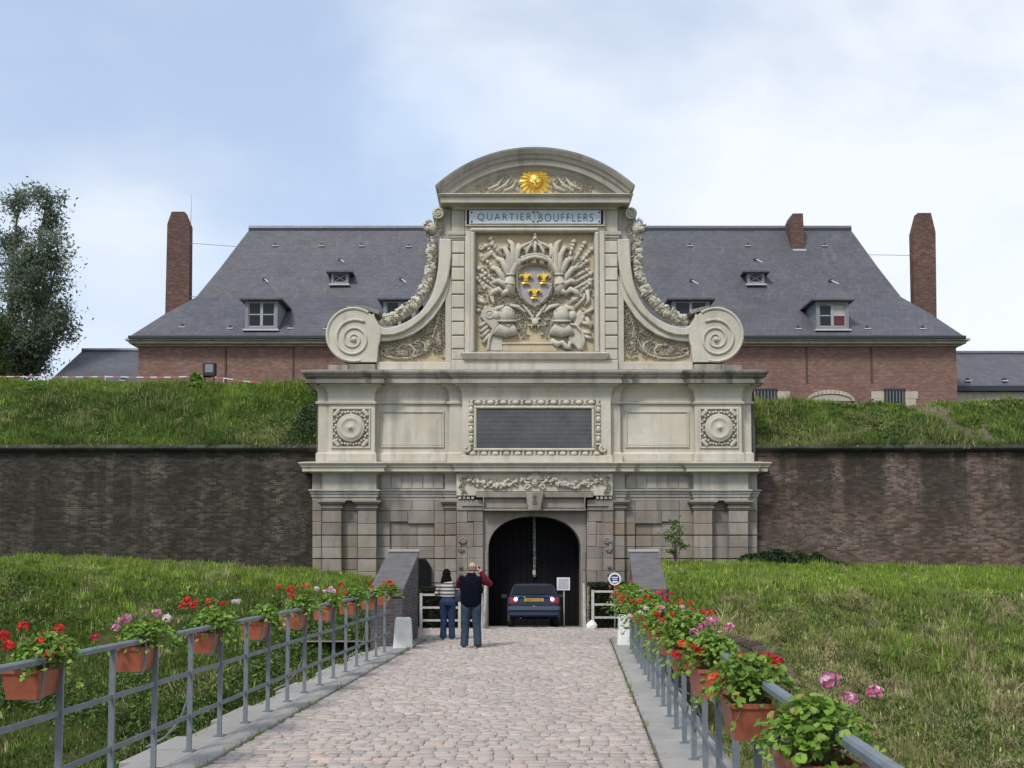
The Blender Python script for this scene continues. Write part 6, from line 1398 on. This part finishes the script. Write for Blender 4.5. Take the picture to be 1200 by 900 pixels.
def head(m,c,r=1.0,turn=0):
    c=Vector(c); f=Vector((math.sin(turn),math.cos(turn),0)); s=Vector((f.y,-f.x,0))
    m.ball(c,(.078*r,.096*r,.112*r),16,12); m.ball(c+f*.03+Vector((0,0,-.055*r)),(.060*r,.066*r,.066*r),12,8)
    m.ball(c+f*.098*r+Vector((0,0,-.018)),(.013,.020,.024),8,6); m.ball(c+f*.088*r+Vector((0,0,-.062)),(.026,.012,.009),8,5)
    for k in (-1,1):
        m.ball(c+s*k*.079*r+Vector((0,0,-.012)),(.012,.022,.034),8,6); m.ball(c+s*k*.03+f*.085*r+Vector((0,0,.012)),(.014,.010,.008),7,5)
def at_ground(px,py): 
    d=22.
    for _ in range(30): d=d+(1 if U(px,py,d).z>0 else -1)*abs(U(px,py,d).z)*6
    lo,hi=15,30
    for _ in range(50):
        md=(lo+hi)/2
        if U(px,py,md).z>0: lo=md
        else: hi=md
    return U(px,py,lo)
# --- man photographing: bald, navy fleece waistcoat, maroon sleeves, jeans
g0=at_ground(552,759.2); man=thing('person','bald man seen from behind in a navy waistcoat and maroon sleeves photographing the gate','person',(g0.x,g0.y,.0))
LH_=Vector((.055,.30,1.555)); RH_=Vector((.165,.24,1.575)); LE=Vector((-.27,.20,1.27)); RE=Vector((.375,.10,1.305))
m=MB(); torso(m,[(.88,.15,.11,0),(1.0,.16,.115,0),(1.2,.175,.115,0),(1.38,.185,.105,0),(1.45,.12,.085,0),(1.49,.06,.06,0)])
limb(m,[(0,0,1.45),(.015,.02,1.53),(.02,.035,1.60)],[.062,.058,.06]); head(m,(.022,.045,1.632),1.02,.1)
for s in (-1,1):
    limb(m,[(s*.095,0,.92),(s*.115,.015,.50),(s*.135,-.01,.09)],[.085,.06,.045]); limb(m,[(s*.135,-.03,.05),(s*.145,.10,.035),(s*.15,.17,.03)],[.04,.036,.025])
    sh_=Vector((s*.19,0,1.41)); el=LE if s<0 else RE; hd=LH_ if s<0 else RH_; limb(m,[sh_,el,hd],[.055,.045,.032])
hand(m,LH_,Vector((.35,-.02,.35)),Vector((.2,1,-.1)),.8); hand(m,RH_,Vector((-.42,.05,.35)),Vector((.1,1,.1)),-.8)
fuse(m,'body','skin',man,.0075)
m=MB(); torso(m,[(.84,.195,.150,0),(.90,.212,.162,0),(1.05,.222,.165,-.005),(1.2,.228,.160,-.01),(1.34,.228,.145,-.01),(1.415,.205,.12,-.005),(1.46,.125,.095,0),(1.52,.085,.085,.015),(1.535,.07,.07,.015)]); 
for s in (-1,1): m.ball((s*.185,0,1.395),(.075,.085,.075),12,8)
fuse(m,'waistcoat','navy',man,.014,4)
for s in (-1,1):
    m=MB(); sh_=Vector((s*.20,.0,1.40)); el=LE if s<0 else RE; hd=LH_ if s<0 else RH_; q=el.lerp(hd,.88); limb(m,[sh_,sh_.lerp(el,.5)+Vector((0,0,-.01)),el,el.lerp(q,.5)+Vector((0,0,-.012)),q],[.085,.076,.070,.062,.048],14); m.ball(el,(.072,.072,.072),12,8); fuse(m,'sleeve','maroon',man,.012,2)
m=MB(); torso(m,[(1.02,.185,.14,0),(.93,.19,.145,0),(.84,.185,.14,0)][::-1])
for s in (-1,1): limb(m,[(s*.095,0,.93),(s*.105,-.005,.80),(s*.112,.015,.52),(s*.118,.02,.45),(s*.135,-.012,.12),(s*.142,-.012,.045)],[.115,.112,.092,.085,.083,.088],16)
fuse(m,'jeans','denim_pale',man,.013,3)
for s in (-1,1):
    m=MB(); cx=s*.145; m.tube([(cx,-.085,.04),(cx,-.03,.045),(cx+s*.01,.06,.042),(cx+s*.02,.15,.034),(cx+s*.025,.185,.03)],[.036,.045,.046,.042,.025],12,.95); fuse(m,'shoe','shoe',man,.009,1)
m=MB(); 
for k in range(26):
    a=math.pi*(1.0+k/25.0); a=math.pi*1.02+math.pi*.96*k/25
    for j in range(3): m.ball((.022+.080*math.cos(a),.045+.092*math.sin(a),1.60+.028*j-.012*abs(math.cos(a))),(.018,.018,.020),7,5)
fuse(m,'hair_fringe','hair_grey',man,.008,2)
cc=Vector((.115,.345,1.62)); t=thing('camera','small black camera held up to the eye by the bald man','camera',(g0.x+cc.x,g0.y+cc.y,cc.z))
m=MB(); m.cbox(-.06,.06,.02,-.02,-.035,.035,.006); cb=link('body',m.mesh('body',M['camera_black']),t,loc=Vector((0,0,0))); m=MB(); m.lathe([(.026,0),(.026,.03),(.022,.035),(.001,.03)],(0,.02,0),(0,1,0),16); link('lens',m.mesh('lens',M['glass']),cb,loc=Vector((0,0,0)))
# --- woman in a striped jumper with a shoulder bag
g1=at_ground(524.5,749.3); wo_=thing('person','dark haired woman seen from behind in a grey striped jumper and blue jeans','person',(g1.x,g1.y,0)); k_=.905
def Z(z): return z*k_
m=MB(); torso(m,[(Z(.88),.14,.105,0),(Z(1.0),.135,.10,0),(Z(1.15),.13,.095,0),(Z(1.36),.155,.095,0),(Z(1.44),.10,.075,0),(Z(1.48),.05,.05,0)])
limb(m,[(0,0,Z(1.44)),(-.01,.015,Z(1.52)),(-.02,.03,Z(1.58))],[.05,.046,.05]); head(m,(-.03,.045,Z(1.60)),.95,-.15)
WL=[Vector((-.165,0,Z(1.38))),Vector((-.245,.05,Z(1.13))),Vector((-.10,.30,Z(1.18)))]; WR=[Vector((.165,0,Z(1.38))),Vector((.245,.05,Z(1.12))),Vector((.08,.30,Z(1.20)))]
for s,Q in ((-1,WL),(1,WR)):
    limb(m,[(s*.085,0,Z(.92)),(s*.09,.01,Z(.5)),(s*.09,-.01,Z(.08))],[.075,.055,.04]); limb(m,[(s*.09,-.03,.045),(s*.10,.08,.03),(s*.105,.14,.026)],[.034,.03,.022]); limb(m,Q,[.042,.036,.027])
    hand(m,Q[2],Vector((-s*.5,.8,.2)),Vector((0,.2,1)),.7*s)
fuse(m,'body','skin',wo_,.0075)
m=MB(); torso(m,[(Z(1.055),.165,.125,0),(Z(1.08),.172,.130,0),(Z(1.2),.165,.122,0),(Z(1.34),.178,.115,0),(Z(1.42),.15,.095,0),(Z(1.465),.075,.072,.01)])
for Q in (WL,WR): limb(m,[Q[0],Q[0].lerp(Q[1],.5),Q[1],Q[1].lerp(Q[2],.8)],[.075,.066,.060,.045],14); m.ball(Q[1],(.061,.061,.061),10,8)
fuse(m,'jumper','stripes',wo_,.011,3)
m=MB(); torso(m,[(Z(.84),.165,.14,-.01),(Z(.93),.172,.15,-.015),(Z(1.03),.145,.115,0),(Z(1.075),.138,.108,0)])
for s in (-1,1): limb(m,[(s*.082,-.01,Z(.93)),(s*.088,-.01,Z(.82)),(s*.088,.012,Z(.52)),(s*.092,0,Z(.3)),(s*.098,-.012,Z(.1)),(s*.10,-.012,.035)],[.108,.10,.078,.072,.076,.084],16)
fuse(m,'jeans','denim',wo_,.012,3)
for s in (-1,1): m=MB(); cx=s*.10; m.tube([(cx,-.075,.036),(cx,-.02,.04),(cx+s*.01,.06,.036),(cx+s*.015,.13,.028)],[.03,.038,.037,.024],10); fuse(m,'shoe','shoe',wo_,.009,1)
m=MB(); hc=Vector((-.03,.03,Z(1.615))); m.ball(hc+Vector((0,-.012,.012)),(.095,.105,.115),14,10); m.ball(hc+Vector((0,-.05,-.09)),(.105,.075,.12),14,10); m.ball(hc+Vector((-.06,-.01,-.11)),(.045,.07,.10),10,8); m.ball(hc+Vector((.06,-.01,-.11)),(.045,.07,.10),10,8)
for k in range(16): a=math.pi+math.pi*k/15; x=.095*math.cos(a); m.tube([hc+Vector((x*.8,-.06+.03*math.sin(a),-.06)),hc+Vector((x*1.15,-.06+.045*math.sin(a),-.16)),hc+Vector((x*1.2,-.05+.04*math.sin(a),-.215-.02*(k%3)))],[.03,.026,.008],6)
fuse(m,'hair','hair_dark',wo_,.009,1)
t=thing('shoulder_bag','navy shoulder bag hanging at the right hip of the striped woman','bag',(g1.x+.235,g1.y-.02,Z(.95)))
m=MB(); m.ring([[(x*k,y*k2,z) for x,y in ((-.075,-.045),(.075,-.045),(.075,.045),(-.075,.045))] for z,k,k2 in ((-.02,.85,.9),(.0,1.0,1.0),(.12,1.05,.9),(.19,.9,.55),(.205,.8,.4))]); link('pouch',m.mesh('pouch',M['bag']),t,loc=Vector((0,0,0)))
m=MB(); pts=[(-.02,-.02,.19),(-.06,-.07,.30),(-.10,-.085,Z(1.36)-Z(.95)),(-.11,-.03,Z(1.455)-Z(.95)),(-.10,.06,Z(1.40)-Z(.95)),(-.06,.10,.30),(-.01,.03,.19)]; m.tube(pts,.010,6); link('strap',m.mesh('strap',M['bag']),t,loc=Vector((0,0,0)))
